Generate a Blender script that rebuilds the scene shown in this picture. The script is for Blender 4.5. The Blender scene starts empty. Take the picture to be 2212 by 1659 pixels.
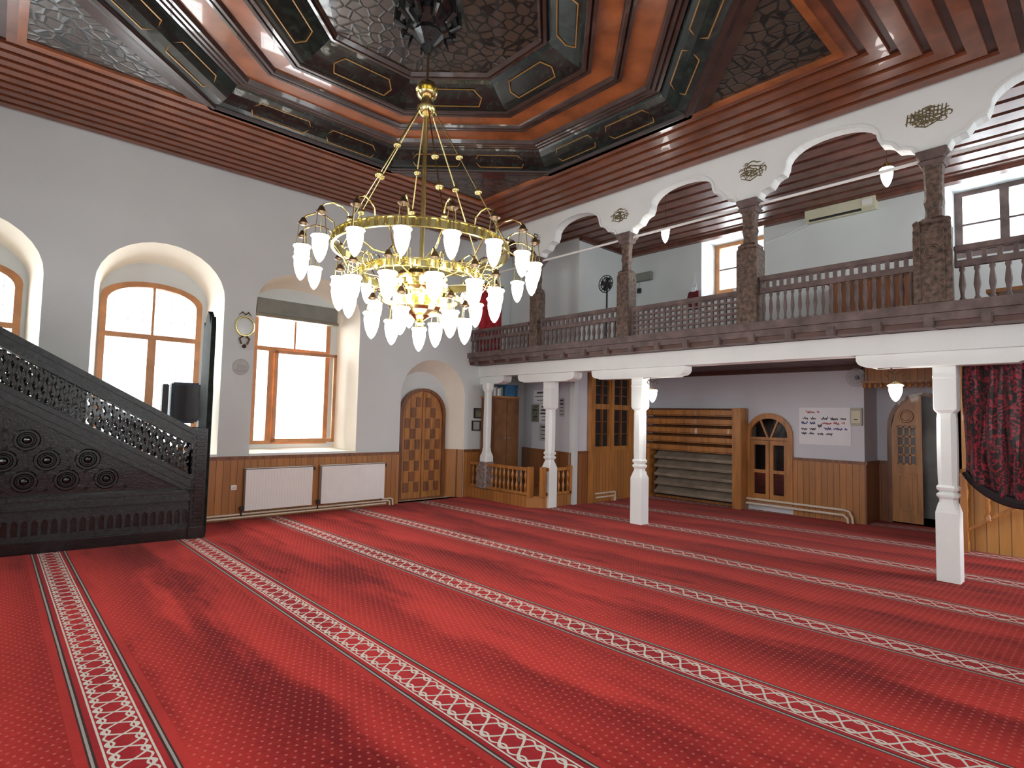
import bpy, bmesh, math, random
from mathutils import Vector, Matrix
from mathutils.geometry import tessellate_polygon
R = math.radians
PI = math.pi
sc = bpy.context.scene
C = sc.collection

# ------------------------------------------------------------ camera, world, lights, exposure
camd = bpy.data.cameras.new('camera'); cam = bpy.data.objects.new('camera', camd); C.objects.link(cam)
camd.sensor_width = 36.0; camd.lens = 36.0*1216.0/2212.0; camd.clip_start = 0.05; camd.clip_end = 100
M3 = Matrix(((0.735359, -0.05581841, -0.67537504), (-0.67729176, -0.02690316, -0.73522247), (0.02286923, 0.99807842, -0.05758884)))
cam.matrix_world = Matrix.Translation((0, 0, 1.6)) @ M3.to_4x4()
sc.camera = cam
sc.view_settings.view_transform = 'Standard'; sc.view_settings.look = 'None'
sc.view_settings.gamma = 1.0; sc.view_settings.use_curve_mapping = False
sc.view_settings.exposure = 0.0
W = bpy.data.worlds.new('world'); sc.world = W; W.use_nodes = True
bg = W.node_tree.nodes['Background']; bg.inputs[0].default_value = (0.93, 0.97, 1.0, 1); bg.inputs[1].default_value = 3.0

def area(name, loc, direction, sx, sy, power, col=(0.95, 0.985, 1.0)):
    l = bpy.data.lights.new(name, 'AREA'); l.shape = 'RECTANGLE'; l.size = sx; l.size_y = sy; l.energy = power; l.color = col
    o = bpy.data.objects.new(name, l); C.objects.link(o); o.location = loc
    o.rotation_euler = Vector(direction).to_track_quat('-Z', 'Y').to_euler()
    return o
# lamps outside the windows; left and back ones are unseen, added as fill
DAY = 95
area('day_and_fill', (-0.41, 9.75, 2.2), (0, -1, -0.4), 1.2, 2.3, DAY*1.5)
area('day_and_fill', (1.59, 9.75, 2.2), (0, -1, -0.4), 1.25, 2.3, DAY*1.5)
area('day_and_fill', (3.60, 9.75, 2.2), (0, -1, -0.4), 1.3, 2.2, DAY*1.7)
for yy in (0.4, 2.6, 6.4):
    area('day_and_fill', (-2.55, yy, 2.4), (1, 0, -0.15), 1.2, 2.3, DAY*1.15)  # fill through the added left windows
for xx in (0.6, 2.9, 5.2):
    area('day_and_fill', (xx, -2.0, 2.5), (0, 1, -0.1), 1.25, 2.4, DAY*0.58)  # frontal fill for the gallery through the added back windows
area('day_and_fill', (10.6, 4.75, 4.5), (-1, 0, -0.25), 1.1, 0.9, 62, (0.88, 0.94, 1))
area('day_and_fill', (10.6, 1.05, 4.5), (-1, 0, -0.25), 1.1, 0.9, 62, (0.88, 0.94, 1))
area('day_and_fill', (9.0, -2.0, 1.5), (-0.1, 1, 0), 1.3, 1.6, 150, (0.93, 0.95, 1))  # added fill under the gallery, through an unseen opening
area('day_and_fill', (8.4, -2.0, 4.0), (0, 1, 0), 1.3, 1.2, 85, (0.93, 0.97, 1))  # added fill for the upper gallery, through an unseen opening

# ------------------------------------------------------------ materials
def nodes(name):
    m = bpy.data.materials.new(name); m.use_nodes = True
    nt = m.node_tree; b = nt.nodes['Principled BSDF']
    return m, nt, b
def N(nt, t, **k):
    n = nt.nodes.new(t)
    for a, v in k.items(): setattr(n, a, v)
    return n
class Mx:                                  # tiny node maths
    def __init__(s, nt): s.nt = nt
    def op(s, o, a, b=0.0, c=0.0):
        n = s.nt.nodes.new('ShaderNodeMath'); n.operation = o
        for i, v in enumerate((a, b, c)):
            if isinstance(v, (int, float)): n.inputs[i].default_value = v
            else: s.nt.links.new(v, n.inputs[i])
        return n.outputs[0]
    def lt(s, a, b): return s.op('LESS_THAN', a, b)
    def mx(s, f, a, b):
        n = s.nt.nodes.new('ShaderNodeMix'); n.data_type = 'RGBA'
        for i, v in ((0, f), (6, a), (7, b)):
            if isinstance(v, tuple): n.inputs[i].default_value = v if len(v) == 4 else (*v, 1)
            elif isinstance(v, (int, float)): n.inputs[i].default_value = v
            else: s.nt.links.new(v, n.inputs[i])
        return n.outputs[2]
def mat(name, col, rough=0.6, metal=0.0, var=0.12, scale=4.0, bump=0.0, bscale=30.0, stretch=None, coat=0.0, spec=0.5, sheen=0.0):
    m, nt, b = nodes(name); q = Mx(nt)
    b.inputs['Roughness'].default_value = rough; b.inputs['Metallic'].default_value = metal
    b.inputs['Coat Weight'].default_value = coat; b.inputs['Specular IOR Level'].default_value = spec
    b.inputs['Sheen Weight'].default_value = sheen
    g = N(nt, 'ShaderNodeNewGeometry')
    src = g.outputs['Position']
    if stretch:
        mp = N(nt, 'ShaderNodeMapping'); mp.inputs['Scale'].default_value = stretch
        nt.links.new(src, mp.inputs[0]); src = mp.outputs[0]
    t = N(nt, 'ShaderNodeTexNoise'); t.inputs['Scale'].default_value = scale; t.inputs['Detail'].default_value = 4
    nt.links.new(src, t.inputs['Vector'])
    d = tuple(c*(1-var*1.6) for c in col); l = tuple(min(1, c*(1+var*1.2)) for c in col)
    f = q.op('MULTIPLY_ADD', t.outputs[0], 2.2, -0.6)
    cl = N(nt, 'ShaderNodeClamp'); nt.links.new(f, cl.inputs[0])
    nt.links.new(q.mx(cl.outputs[0], d, l), b.inputs['Base Color'])
    if bump:
        t2 = N(nt, 'ShaderNodeTexNoise'); t2.inputs['Scale'].default_value = bscale; t2.inputs['Detail'].default_value = 3
        nt.links.new(src, t2.inputs['Vector'])
        bp = N(nt, 'ShaderNodeBump'); bp.inputs['Strength'].default_value = bump; bp.inputs['Distance'].default_value = 0.01
        nt.links.new(t2.outputs[0], bp.inputs['Height']); nt.links.new(bp.outputs[0], b.inputs['Normal'])
    return m
def emit(name, col, s):
    m, nt, b = nodes(name)
    b.inputs['Base Color'].default_value = (*col, 1); b.inputs['Emission Color'].default_value = (*col, 1); b.inputs['Emission Strength'].default_value = s
    return m

PLASTER = mat('white_plaster', (0.65, 0.69, 0.69), 0.85, var=0.03, scale=1.3, bump=0.12, bscale=14)
LPLASTER = mat('gallery_white_paint', (0.80, 0.825, 0.81), 0.7, var=0.03, scale=2, bump=0.15, bscale=20)
SUNREV = mat('sun_tinted_reveal', (0.80, 0.75, 0.64), 0.85, var=0.03, scale=2)  # warm sun tint on the reveals put into the colour
LILAC = mat('lilac_plaster', (0.62, 0.63, 0.68), 0.85, var=0.03, scale=1.5, bump=0.1, bscale=14)
CEILW = mat('varnished_brown_boards', (0.19, 0.054, 0.022), 0.33, var=0.22, scale=5, stretch=(1, 1, 8), bump=0.15, bscale=9, coat=0.25)
CEILD = mat('dark_brown_boards', (0.085, 0.028, 0.018), 0.45, var=0.25, scale=5, bump=0.15, bscale=9)
ORANGEW = mat('orange_brown_wood', (0.31, 0.092, 0.028), 0.24, var=0.25, scale=3, bump=0.1, bscale=8, coat=0.5)
RIBW = mat('dark_ribbed_moulding_wood', (0.055, 0.026, 0.02), 0.22, var=0.25, scale=6, coat=0.5)
GALW = mat('weathered_gallery_wood', (0.135, 0.092, 0.084), 0.62, var=0.3, scale=7, bump=0.4, bscale=40)
GALC = mat('carved_gallery_wood', (0.12, 0.076, 0.055), 0.6, var=0.5, scale=22, bump=0.9, bscale=55)
GALB = mat('gallery_ceiling_boards', (0.17, 0.066, 0.046), 0.38, var=0.25, scale=6, bump=0.1)
PINE = mat('orange_pine', (0.42, 0.175, 0.045), 0.38, var=0.22, scale=3, stretch=(5, 5, 0.7), coat=0.2)
PINED = mat('dark_pine', (0.20, 0.075, 0.028), 0.4, var=0.3, scale=3, stretch=(5, 5, 0.7), coat=0.2)
WINW = mat('window_frame_wood', (0.50, 0.22, 0.085), 0.4, var=0.15, scale=6)
BLACKW = mat('black_carved_wood', (0.010, 0.0095, 0.0095), 0.27, var=0.4, scale=18, bump=0.2, bscale=45, coat=0.3)
HILITB = mat('highlit_black_wood', (0.019, 0.021, 0.021), 0.34, var=0.5, scale=30, bump=0.2, bscale=60)  # lighter copy of the black wood; moulding highlights put into the colour
REDBLK = mat('dark_red_brown_wood', (0.028, 0.010, 0.009), 0.4, var=0.3, scale=10)
BRASS = mat('polished_brass', (0.76, 0.66, 0.30), 0.2, 1.0, var=0.08, scale=10)
BRASSD = mat('dark_brass', (0.10, 0.06, 0.03), 0.35, 0.6, var=0.1)
GOLD = mat('gold_line_paint', (0.42, 0.22, 0.06), 0.4, 0.3, var=0.1)
SHADE = emit('lit_frosted_glass', (1.0, 0.98, 0.92), 11.0)
WHITE = mat('white_enamel', (0.82, 0.82, 0.80), 0.35, var=0.02)
RADG = mat('radiator_side_grey', (0.45, 0.46, 0.46), 0.5, var=0.03)
BLACK = mat('black_plastic', (0.015, 0.015, 0.017), 0.45, var=0.1)
SPKR = mat('blue_grey_speaker_cloth', (0.05, 0.065, 0.09), 0.6, var=0.2, scale=20)
GREYG = mat('grey_green_fabric', (0.24, 0.25, 0.22), 0.8, var=0.1)
IVORY = mat('ivory_plastic', (0.62, 0.60, 0.44), 0.5, var=0.04)
PIPE = mat('cream_pipe_paint', (0.72, 0.62, 0.50), 0.4, var=0.05)
DARKG = mat('dark_interior', (0.012, 0.011, 0.01), 0.6, var=0.2)
RUG = mat('red_cloth', (0.45, 0.02, 0.03), 0.9, var=0.2, scale=15)
MAROON = mat('maroon_bag_cloth', (0.12, 0.008, 0.015), 0.8, var=0.2)
PAPER = mat('white_paper', (0.80, 0.80, 0.83), 0.8, var=0.02)
IRON = mat('iron_grille_paint', (0.30, 0.31, 0.32), 0.6, var=0.05)
BLUE = mat('blue_box_print', (0.03, 0.12, 0.25), 0.5, var=0.3, scale=10)
OLIVE = mat('olive_print', (0.20, 0.22, 0.15), 0.7, var=0.3, scale=12)
INKR = mat('red_ink', (0.55, 0.12, 0.14), 0.7, var=0.05)
INKK = mat('black_ink', (0.05, 0.05, 0.07), 0.7, var=0.05)
INKB = mat('blue_ink', (0.08, 0.09, 0.32), 0.7, var=0.05)
INKG = mat('dark_gold_calligraphy_paint', (0.16, 0.125, 0.06), 0.6, var=0.4, scale=30)
MIRROR = mat('grey_mirror_face', (0.55, 0.58, 0.58), 0.25, 0.3, var=0.1)
GREYSH = mat('grey_shelf_boards', (0.26, 0.21, 0.16), 0.45, var=0.2, scale=5)
STREET = mat('pale_outdoor_wall', (0.5, 0.5, 0.48), 0.9)
SILV = mat('silver_metal', (0.6, 0.6, 0.6), 0.3, 0.9)
SMOKE = mat('grey_brown_carving', (0.26, 0.20, 0.18), 0.7, var=0.4, scale=25, bump=0.5)

def glass():
    m, nt, b = nodes('window_glass'); nt.nodes.remove(b)
    o = nt.nodes['Material Output']; t = N(nt, 'ShaderNodeBsdfTransparent'); g = N(nt, 'ShaderNodeBsdfGlossy'); g.inputs['Roughness'].default_value = 0.03
    t.inputs[0].default_value = (0.96, 0.97, 0.97, 1)
    x = N(nt, 'ShaderNodeMixShader'); x.inputs[0].default_value = 0.07
    nt.links.new(t.outputs[0], x.inputs[1]); nt.links.new(g.outputs[0], x.inputs[2]); nt.links.new(x.outputs[0], o.inputs[0])
    return m
GLASS = glass()

def green_marble():
    m, nt, b = nodes('green_painted_moulding'); q = Mx(nt)
    g = N(nt, 'ShaderNodeNewGeometry'); t = N(nt, 'ShaderNodeTexNoise'); t.inputs['Scale'].default_value = 9; t.inputs['Detail'].default_value = 6; t.inputs['Distortion'].default_value = 1.5
    nt.links.new(g.outputs['Position'], t.inputs['Vector'])
    r = N(nt, 'ShaderNodeValToRGB'); e = r.color_ramp.elements
    e[0].position = 0.46; e[0].color = (0.006, 0.010, 0.010, 1); e[1].position = 0.85; e[1].color = (0.028, 0.055, 0.042, 1)
    nt.links.new(t.outputs[0], r.inputs[0]); nt.links.new(r.outputs[0], b.inputs['Base Color'])
    b.inputs['Roughness'].default_value = 0.25; b.inputs['Coat Weight'].default_value = 0.4
    return m
GREEN = green_marble()
def lattice_mat(name, ground, dark, scale, thick):
    m, nt, b = nodes(name); q = Mx(nt)
    g = N(nt, 'ShaderNodeNewGeometry')
    v = N(nt, 'ShaderNodeTexVoronoi'); v.feature = 'DISTANCE_TO_EDGE'; v.inputs['Scale'].default_value = scale; v.inputs['Randomness'].default_value = 0.75
    nt.links.new(g.outputs['Position'], v.inputs['Vector'])
    t = N(nt, 'ShaderNodeTexNoise'); t.inputs['Scale'].default_value = 3; nt.links.new(g.outputs['Position'], t.inputs['Vector'])
    gr = q.mx(t.outputs[0], tuple(c*0.5 for c in ground), tuple(c*1.3 for c in ground))
    f = q.lt(v.outputs[0], thick)
    nt.links.new(q.mx(f, gr, dark), b.inputs['Base Color'])
    b.inputs['Roughness'].default_value = 0.32; b.inputs['Coat Weight'].default_value = 0.4
    bp = N(nt, 'ShaderNodeBump'); bp.inputs['Strength'].default_value = 0.8; bp.inputs['Distance'].default_value = 0.03; bp.invert = True
    nt.links.new(q.op('MINIMUM', v.outputs[0], thick*1.6), bp.inputs['Height']); nt.links.new(bp.outputs[0], b.inputs['Normal'])
    return m
LATT = lattice_mat('interlaced_ceiling_carving', (0.066, 0.043, 0.031), (0.009, 0.007, 0.006), 8.0, 0.075)
def boards_mat(name, col, pitch, groove=0.08, rough=0.4):
    m, nt, b = nodes(name); q = Mx(nt)
    g = N(nt, 'ShaderNodeNewGeometry'); s = N(nt, 'ShaderNodeSeparateXYZ'); nt.links.new(g.outputs['Position'], s.inputs[0])
    c = q.op('ADD', s.outputs[0], s.outputs[1]); u = q.op('DIVIDE', c, pitch); fr = q.op('FRACT', u); fl = q.op('FLOOR', u)
    wn = N(nt, 'ShaderNodeTexWhiteNoise'); wn.noise_dimensions = '1D'; nt.links.new(fl, wn.inputs['W'])
    mp = N(nt, 'ShaderNodeMapping'); mp.inputs['Scale'].default_value = (12, 12, 1.2); nt.links.new(g.outputs['Position'], mp.inputs[0])
    t = N(nt, 'ShaderNodeTexNoise'); t.inputs['Scale'].default_value = 2; t.inputs['Detail'].default_value = 5; nt.links.new(mp.outputs[0], t.inputs['Vector'])
    k = q.op('ADD', q.op('MULTIPLY', t.outputs[0], 0.6), q.op('MULTIPLY', wn.outputs[0], 0.4))
    base = q.mx(k, tuple(x*0.62 for x in col), tuple(min(1, x*1.35) for x in col))
    gm = q.lt(fr, groove)
    nt.links.new(q.mx(gm, base, tuple(x*0.35 for x in col)), b.inputs['Base Color'])
    bp = N(nt, 'ShaderNodeBump'); bp.inputs['Strength'].default_value = 0.5; bp.inputs['Distance'].default_value = 0.01
    nt.links.new(q.op('SUBTRACT', 1.0, gm), bp.inputs['Height']); nt.links.new(bp.outputs[0], b.inputs['Normal'])
    b.inputs['Roughness'].default_value = rough; b.inputs['Coat Weight'].default_value = 0.15
    return m
PANEL = boards_mat('pine_matchboard', (0.40, 0.165, 0.045), 0.095)
PANELD = boards_mat('dark_pine_matchboard', (0.27, 0.10, 0.032), 0.095)

def carpet():
    m, nt, b = nodes('red_prayer_carpet'); q = Mx(nt)
    uv = N(nt, 'ShaderNodeUVMap'); s = N(nt, 'ShaderNodeSeparateXYZ'); nt.links.new(uv.outputs[0], s.inputs[0])
    u, v = s.outputs[0], s.outputs[1]
    d0 = q.op('MULTIPLY', q.op('SUBTRACT', q.op('FRACT', q.op('ADD', u, 0.5)), 0.5), 1.42)
    d = q.op('ABSOLUTE', d0)
    # worn pile, brushed shading painted in: long soft bands along the rolls, finer mottling
    co = N(nt, 'ShaderNodeCombineXYZ'); nt.links.new(q.op('MULTIPLY', u, 1.42), co.inputs[0]); nt.links.new(v, co.inputs[1])
    mp = N(nt, 'ShaderNodeMapping'); mp.inputs['Scale'].default_value = (1.3, 0.28, 1); nt.links.new(co.outputs[0], mp.inputs[0])
    n1 = N(nt, 'ShaderNodeTexNoise'); n1.inputs['Scale'].default_value = 1.6; n1.inputs['Detail'].default_value = 4; n1.inputs['Roughness'].default_value = 0.62; nt.links.new(mp.outputs[0], n1.inputs['Vector'])
    n2 = N(nt, 'ShaderNodeTexNoise'); n2.inputs['Scale'].default_value = 26; n2.inputs['Detail'].default_value = 3; nt.links.new(co.outputs[0], n2.inputs['Vector'])
    # darker crease streaks along every roll, their course warped by the noise
    wrp = q.op('MULTIPLY_ADD', n1.outputs[0], 0.9, q.op('FRACT', u))
    bandv = q.op('MULTIPLY', q.op('SINE', q.op('MULTIPLY', wrp, 2*PI*2.0)), 0.085)
    k = q.op('ADD', q.op('ADD', q.op('MULTIPLY', n1.outputs[0], 0.85), bandv), q.op('MULTIPLY', n2.outputs[0], 0.20))
    cr = N(nt, 'ShaderNodeValToRGB'); e = cr.color_ramp.elements
    e[0].position = 0.36; e[0].color = (0.145, 0.005, 0.007, 1); e[1].position = 0.70; e[1].color = (0.47, 0.034, 0.028, 1)
    nt.links.new(k, cr.inputs[0]); base = cr.outputs[0]
    # small dots in offset rows
    p = 0.046
    a = q.op('DIVIDE', q.op('MULTIPLY', u, 1.42), p); bb = q.op('DIVIDE', v, p)
    row = q.op('FLOOR', bb)
    a2 = q.op('ADD', a, q.op('MULTIPLY', q.op('MODULO', row, 2.0), 0.5))
    fa = q.op('SUBTRACT', q.op('FRACT', a2), 0.5); fb = q.op('SUBTRACT', q.op('FRACT', bb), 0.5)
    dot = q.lt(q.op('ADD', q.op('MULTIPLY', fa, fa), q.op('MULTIPLY', fb, fb)), 0.026)
    field = q.mx(q.op('MULTIPLY', dot, 0.40), base, (0.70, 0.20, 0.15))
    plain = q.mx(0.5, base, (0.46, 0.035, 0.03))
    field = q.mx(q.lt(d, 0.205), field, plain)
    red = q.mx(0.5, base, (0.36, 0.018, 0.03))
    cream = (0.56, 0.54, 0.47); grey = (0.30, 0.30, 0.27); dark = (0.035, 0.018, 0.018)
    cr2 = q.mx(n2.outputs[0], (0.46, 0.44, 0.38), (0.64, 0.62, 0.55))
    col = field
    col = q.mx(q.lt(d, 0.158), col, dark)
    col = q.mx(q.lt(d, 0.150), col, grey)
    col = q.mx(q.lt(d, 0.138), col, dark)
    col = q.mx(q.lt(d, 0.127), col, red)
    col = q.mx(q.lt(d, 0.100), col, cr2)
    col = q.mx(q.lt(d, 0.090), col, red)
    # interlaced strap pattern
    ph = q.op('MULTIPLY', v, 2*PI/0.27)
    w1 = q.op('MULTIPLY', q.op('SINE', ph), 0.074); 
    t1 = q.lt(q.op('ABSOLUTE', q.op('SUBTRACT', d0, w1)), 0.0115)
    t2 = q.lt(q.op('ABSOLUTE', q.op('ADD', d0, w1)), 0.0115)
    ph2 = q.op('MULTIPLY', v, 2*PI/0.135)
    w3 = q.op('ADD', 0.062, q.op('MULTIPLY', q.op('COSINE', ph2), 0.016))
    t3 = q.lt(q.op('ABSOLUTE', q.op('SUBTRACT', d, w3)), 0.006)
    tt = q.op('MULTIPLY', q.op('MAXIMUM', q.op('MAXIMUM', t1, t2), t3), q.lt(d, 0.088))
    col = q.mx(tt, col, cr2)
    nt.links.new(col, b.inputs['Base Color'])
    b.inputs['Roughness'].default_value = 0.95; b.inputs['Specular IOR Level'].default_value = 0.0
    b.inputs['Sheen Weight'].default_value = 0.11; b.inputs['Sheen Roughness'].default_value = 0.5; b.inputs['Sheen Tint'].default_value = (1, 0.55, 0.5, 1)
    bp = N(nt, 'ShaderNodeBump'); bp.inputs['Strength'].default_value = 0.35; bp.inputs['Distance'].default_value = 0.01
    n3 = N(nt, 'ShaderNodeTexNoise'); n3.inputs['Scale'].default_value = 160; nt.links.new(co.outputs[0], n3.inputs['Vector'])
    nt.links.new(n3.outputs[0], bp.inputs['Height']); nt.links.new(bp.outputs[0], b.inputs['Normal'])
    return m
CARPET = carpet()
def curtain_mat():
    m, nt, b = nodes('maroon_black_damask'); q = Mx(nt)
    g = N(nt, 'ShaderNodeNewGeometry'); t = N(nt, 'ShaderNodeTexNoise'); t.inputs['Scale'].default_value = 13; t.inputs['Detail'].default_value = 2; t.inputs['Distortion'].default_value = 2.5
    nt.links.new(g.outputs['Position'], t.inputs['Vector'])
    r = N(nt, 'ShaderNodeValToRGB'); e = r.color_ramp.elements
    e[0].position = 0.49; e[0].color = (0.008, 0.003, 0.004, 1); e[1].position = 0.56; e[1].color = (0.30, 0.012, 0.03, 1)
    nt.links.new(t.outputs[0], r.inputs[0]); nt.links.new(r.outputs[0], b.inputs['Base Color'])
    b.inputs['Roughness'].default_value = 0.45; b.inputs['Sheen Weight'].default_value = 0.3
    return m
DAMASK = curtain_mat()

# ------------------------------------------------------------ mesh helpers
FX = lambda u, v, d: (d, u, v)       # outline in (y, z), thickness along x
FY = lambda u, v, d: (u, d, v)       # outline in (x, z), thickness along y
FZ = lambda u, v, d: (u, v, d)       # outline in (x, y), thickness along z
class MB:
    def __init__(s): s.bm = bmesh.new()
    def box(s, x0, x1, y0, y1, z0, z1, rz=0.0):
        cx, cy = (x0+x1)/2, (y0+y1)/2; vs = []
        for x, y, z in ((x0,y0,z0),(x1,y0,z0),(x1,y1,z0),(x0,y1,z0),(x0,y0,z1),(x1,y0,z1),(x1,y1,z1),(x0,y1,z1)):
            if rz:
                dx, dy = x-cx, y-cy; x, y = cx+dx*math.cos(rz)-dy*math.sin(rz), cy+dx*math.sin(rz)+dy*math.cos(rz)
            vs.append(s.bm.verts.new((x, y, z)))
        for f in ((0,3,2,1),(4,5,6,7),(0,1,5,4),(1,2,6,5),(2,3,7,6),(3,0,4,7)): s.bm.faces.new([vs[i] for i in f])
        return s
    def obox(s, p, q, w, h, up=(0, 0, 1)):               # bar from p to q
        p, q = Vector(p), Vector(q); t = (q-p).normalized(); u = Vector(up)
        a = t.cross(u).normalized(); b = a.cross(t).normalized(); vs = []
        for e in (p, q):
            for i, j in ((-1,-1),(1,-1),(1,1),(-1,1)): vs.append(s.bm.verts.new(e+a*(i*w/2)+b*(j*h/2)))
        for f in ((0,1,2,3),(7,6,5,4),(0,4,5,1),(1,5,6,2),(2,6,7,3),(3,7,4,0)): s.bm.faces.new([vs[i] for i in f])
        return s
    def loops(s, L, cap=True, closed=True):              # loft through equal loops
        V = [[s.bm.verts.new(p) for p in l] for l in L]; n = len(L[0])
        for a, b in zip(V, V[1:]):
            for i in range(n if closed else n-1):
                j = (i+1) % n; s.bm.faces.new((a[i], a[j], b[j], b[i]))
        if cap: s.bm.faces.new(V[0][::-1]); s.bm.faces.new(V[-1])
        return s
    def lathe(s, prof, c=(0, 0, 0), n=16, sx=1, sy=1, ph=0.0):
        cx, cy, cz = c
        return s.loops([[(cx+r*sx*math.cos(ph+2*PI*i/n), cy+r*sy*math.sin(ph+2*PI*i/n), cz+z) for i in range(n)] for r, z in prof])
    def sq(s, prof, c=(0, 0, 0), ch=0.25):               # stack of chamfered squares (half width, z[, chamfer])
        L = []
        for p in prof:
            h, z = p[0], p[1]; k = h*(p[2] if len(p) > 2 else ch); cx, cy, cz = c
            L.append([(cx+x, cy+y, cz+z) for x, y in ((h,-h+k),(h,h-k),(h-k,h),(-h+k,h),(-h,h-k),(-h,-h+k),(-h+k,-h),(h-k,-h))])
        return s.loops(L)
    def tube(s, pts, r, n=8, rr=None):
        pts = [Vector(p) for p in pts]; L = []; a = None
        for i, p in enumerate(pts):
            t = (pts[min(i+1, len(pts)-1)]-pts[max(i-1, 0)]).normalized()
            if a is None: a = t.orthogonal().normalized()
            a = (a-t*a.dot(t)).normalized(); b = t.cross(a); q = rr[i] if rr else r
            L.append([p+a*(q*math.cos(2*PI*k/n))+b*(q*math.sin(2*PI*k/n)) for k in range(n)])
        return s.loops(L)
    def ball(s, c, r, n=10, sz=1.0):
        return s.lathe([(r*math.sin(PI*(k+0.3)/(n+0.6) if k else 0.05), -r*sz*math.cos(PI*k/n)) for k in range(n+1)], c, n)
    def torus(s, c, Rr, r, n=24, m=8, axis='z', sc_=(1, 1)):
        V = []
        for i in range(n):
            t = 2*PI*i/n; row = []
            for j in range(m):
                w = 2*PI*j/m; q = Rr+r*math.cos(w); x, y, z = q*math.cos(t)*sc_[0], q*math.sin(t)*sc_[1], r*math.sin(w)
                p = (x, y, z) if axis == 'z' else ((x, z, y) if axis == 'y' else (z, x, y))
                row.append(s.bm.verts.new((c[0]+p[0], c[1]+p[1], c[2]+p[2])))
            V.append(row)
        for i in range(n):
            for j in range(m): s.bm.faces.new((V[i][j], V[(i+1) % n][j], V[(i+1) % n][(j+1) % m], V[i][(j+1) % m]))
        return s
    def plate(s, outs, F, d0, d1=None):                  # flat outline(s) with holes, given thickness
        flat = [p for o in outs for p in o]; tris = tessellate_polygon([[Vector((p[0], p[1], 0)) for p in o] for o in outs])
        def face(vs):
            try: s.bm.faces.new(vs)
            except ValueError: pass
        A = [s.bm.verts.new(F(p[0], p[1], d0)) for p in flat]
        for t in tris: face([A[i] for i in t])
        if d1 is not None:
            B = [s.bm.verts.new(F(p[0], p[1], d1)) for p in flat]
            for t in tris: face([B[i] for i in t[::-1]])
            k = 0
            for o in outs:
                n = len(o)
                for i in range(n): j = (i+1) % n; face((A[k+i], A[k+j], B[k+j], B[k+i]))
                k += n
        return s
    def quad(s, a, b, c, d): s.bm.faces.new([s.bm.verts.new(p) for p in (a, b, c, d)]); return s
    def build(s, name, m, parent=None, smooth=False, bevel=0.0, kind=None, label=None, cat=None, group=None):
        bmesh.ops.recalc_face_normals(s.bm, faces=s.bm.faces)
        if bevel:
            es = [e for e in s.bm.edges if len(e.link_faces) == 2 and e.calc_face_angle(0) > 0.6]
            bmesh.ops.bevel(s.bm, geom=es, offset=bevel, segments=2, affect='EDGES', clamp_overlap=True)
        me = bpy.data.meshes.new(name); s.bm.to_mesh(me); s.bm.free()
        me.materials.append(m)
        if smooth:
            for p in me.polygons: p.use_smooth = True
            me.set_sharp_from_angle(angle=R(40))
        o = bpy.data.objects.new(name, me); C.objects.link(o)
        if parent is not None:
            o.parent = parent
            if parent.type == 'EMPTY' and not parent.get('local'): me.transform(Matrix.Translation(-Vector(parent.location)))
            elif parent.type == 'MESH' and parent.parent is not None and not parent.parent.get('local'): me.transform(Matrix.Translation(-Vector(parent.parent.location)))
        elif not kind or kind == 'thing':
            c = sum((Vector(v.co) for v in me.vertices), Vector())/max(1, len(me.vertices)); c.z = min(v.co.z for v in me.vertices)
            me.transform(Matrix.Translation(-c)); o.location = c
        if kind and kind != 'thing': o['kind'] = kind
        if label: o['label'] = label
        if cat: o['category'] = cat
        if group: o['group'] = group
        return o
def thing(name, label, cat, loc=(0, 0, 0), group=None, local=False, rz=0.0):
    o = bpy.data.objects.new(name, None); C.objects.link(o); o.location = loc; o.rotation_euler = (0, 0, rz)
    o.empty_display_size = 0.1
    if label: o['label'] = label; o['category'] = cat
    if group: o['group'] = group
    if local: o['local'] = 1
    return o
def struct_group(name, loc=(0, 0, 0)):
    o = bpy.data.objects.new(name, None); C.objects.link(o); o.location = loc; o['kind'] = 'structure'; return o
def copy_tree(o, loc=None, rz=None, label=None, parent=None):
    c = o.copy(); C.objects.link(c)
    if parent is not None: c.parent = parent
    for ch in list(o.children): copy_tree(ch, parent=c)
    if loc is not None: c.location = loc
    if rz is not None: c.rotation_euler = (0, 0, rz)
    if label: c['label'] = label
    return c
def arch(x0, x1, zb, zs, zt, n=16, pw=1.0):              # opening outline with an elliptical head
    cx, a = (x0+x1)/2, (x1-x0)/2
    return [(x0, zb), (x1, zb)] + [(cx+a*math.copysign(abs(math.cos(PI*i/n))**pw, math.cos(PI*i/n)), zs+(zt-zs)*math.sin(PI*i/n)**pw) for i in range(n+1)]
def rect(x0, x1, z0, z1): return [(x0, z0), (x1, z0), (x1, z1), (x0, z1)]

# ------------------------------------------------------------ floor (carpet rolls laid slightly fanned)
YN, YF = -1.2, 9.0
stripes = [(0.578, -0.0058), (2.011, -0.0167), (3.49, -0.0328), (5.006, -0.0582), (6.422, -0.0576), (7.877, -0.0741), (9.40, -0.121)]
stripes = [(-0.86, 0.004), (-2.3, 0.01)][::-1] + stripes + [(10.95, -0.13), (12.4, -0.13)]
bm = bmesh.new(); uvl = bm.loops.layers.uv.new('UVMap')
ny = 12; cols = []
for k, (a, b) in enumerate(stripes):
    cols.append([bm.verts.new((a+b*(YN+(YF-YN)*j/ny), YN+(YF-YN)*j/ny, 0)) for j in range(ny+1)])
for k in range(len(cols)-1):
    for j in range(ny):
        f = bm.faces.new((cols[k][j], cols[k+1][j], cols[k+1][j+1], cols[k][j+1]))
        for lp, (uu, jj) in zip(f.loops, ((k, j), (k+1, j), (k+1, j+1), (k, j+1))): lp[uvl].uv = (uu, YN+(YF-YN)*jj/ny)
me = bpy.data.meshes.new('floor'); bm.to_mesh(me); bm.free(); me.materials.append(CARPET)
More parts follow.
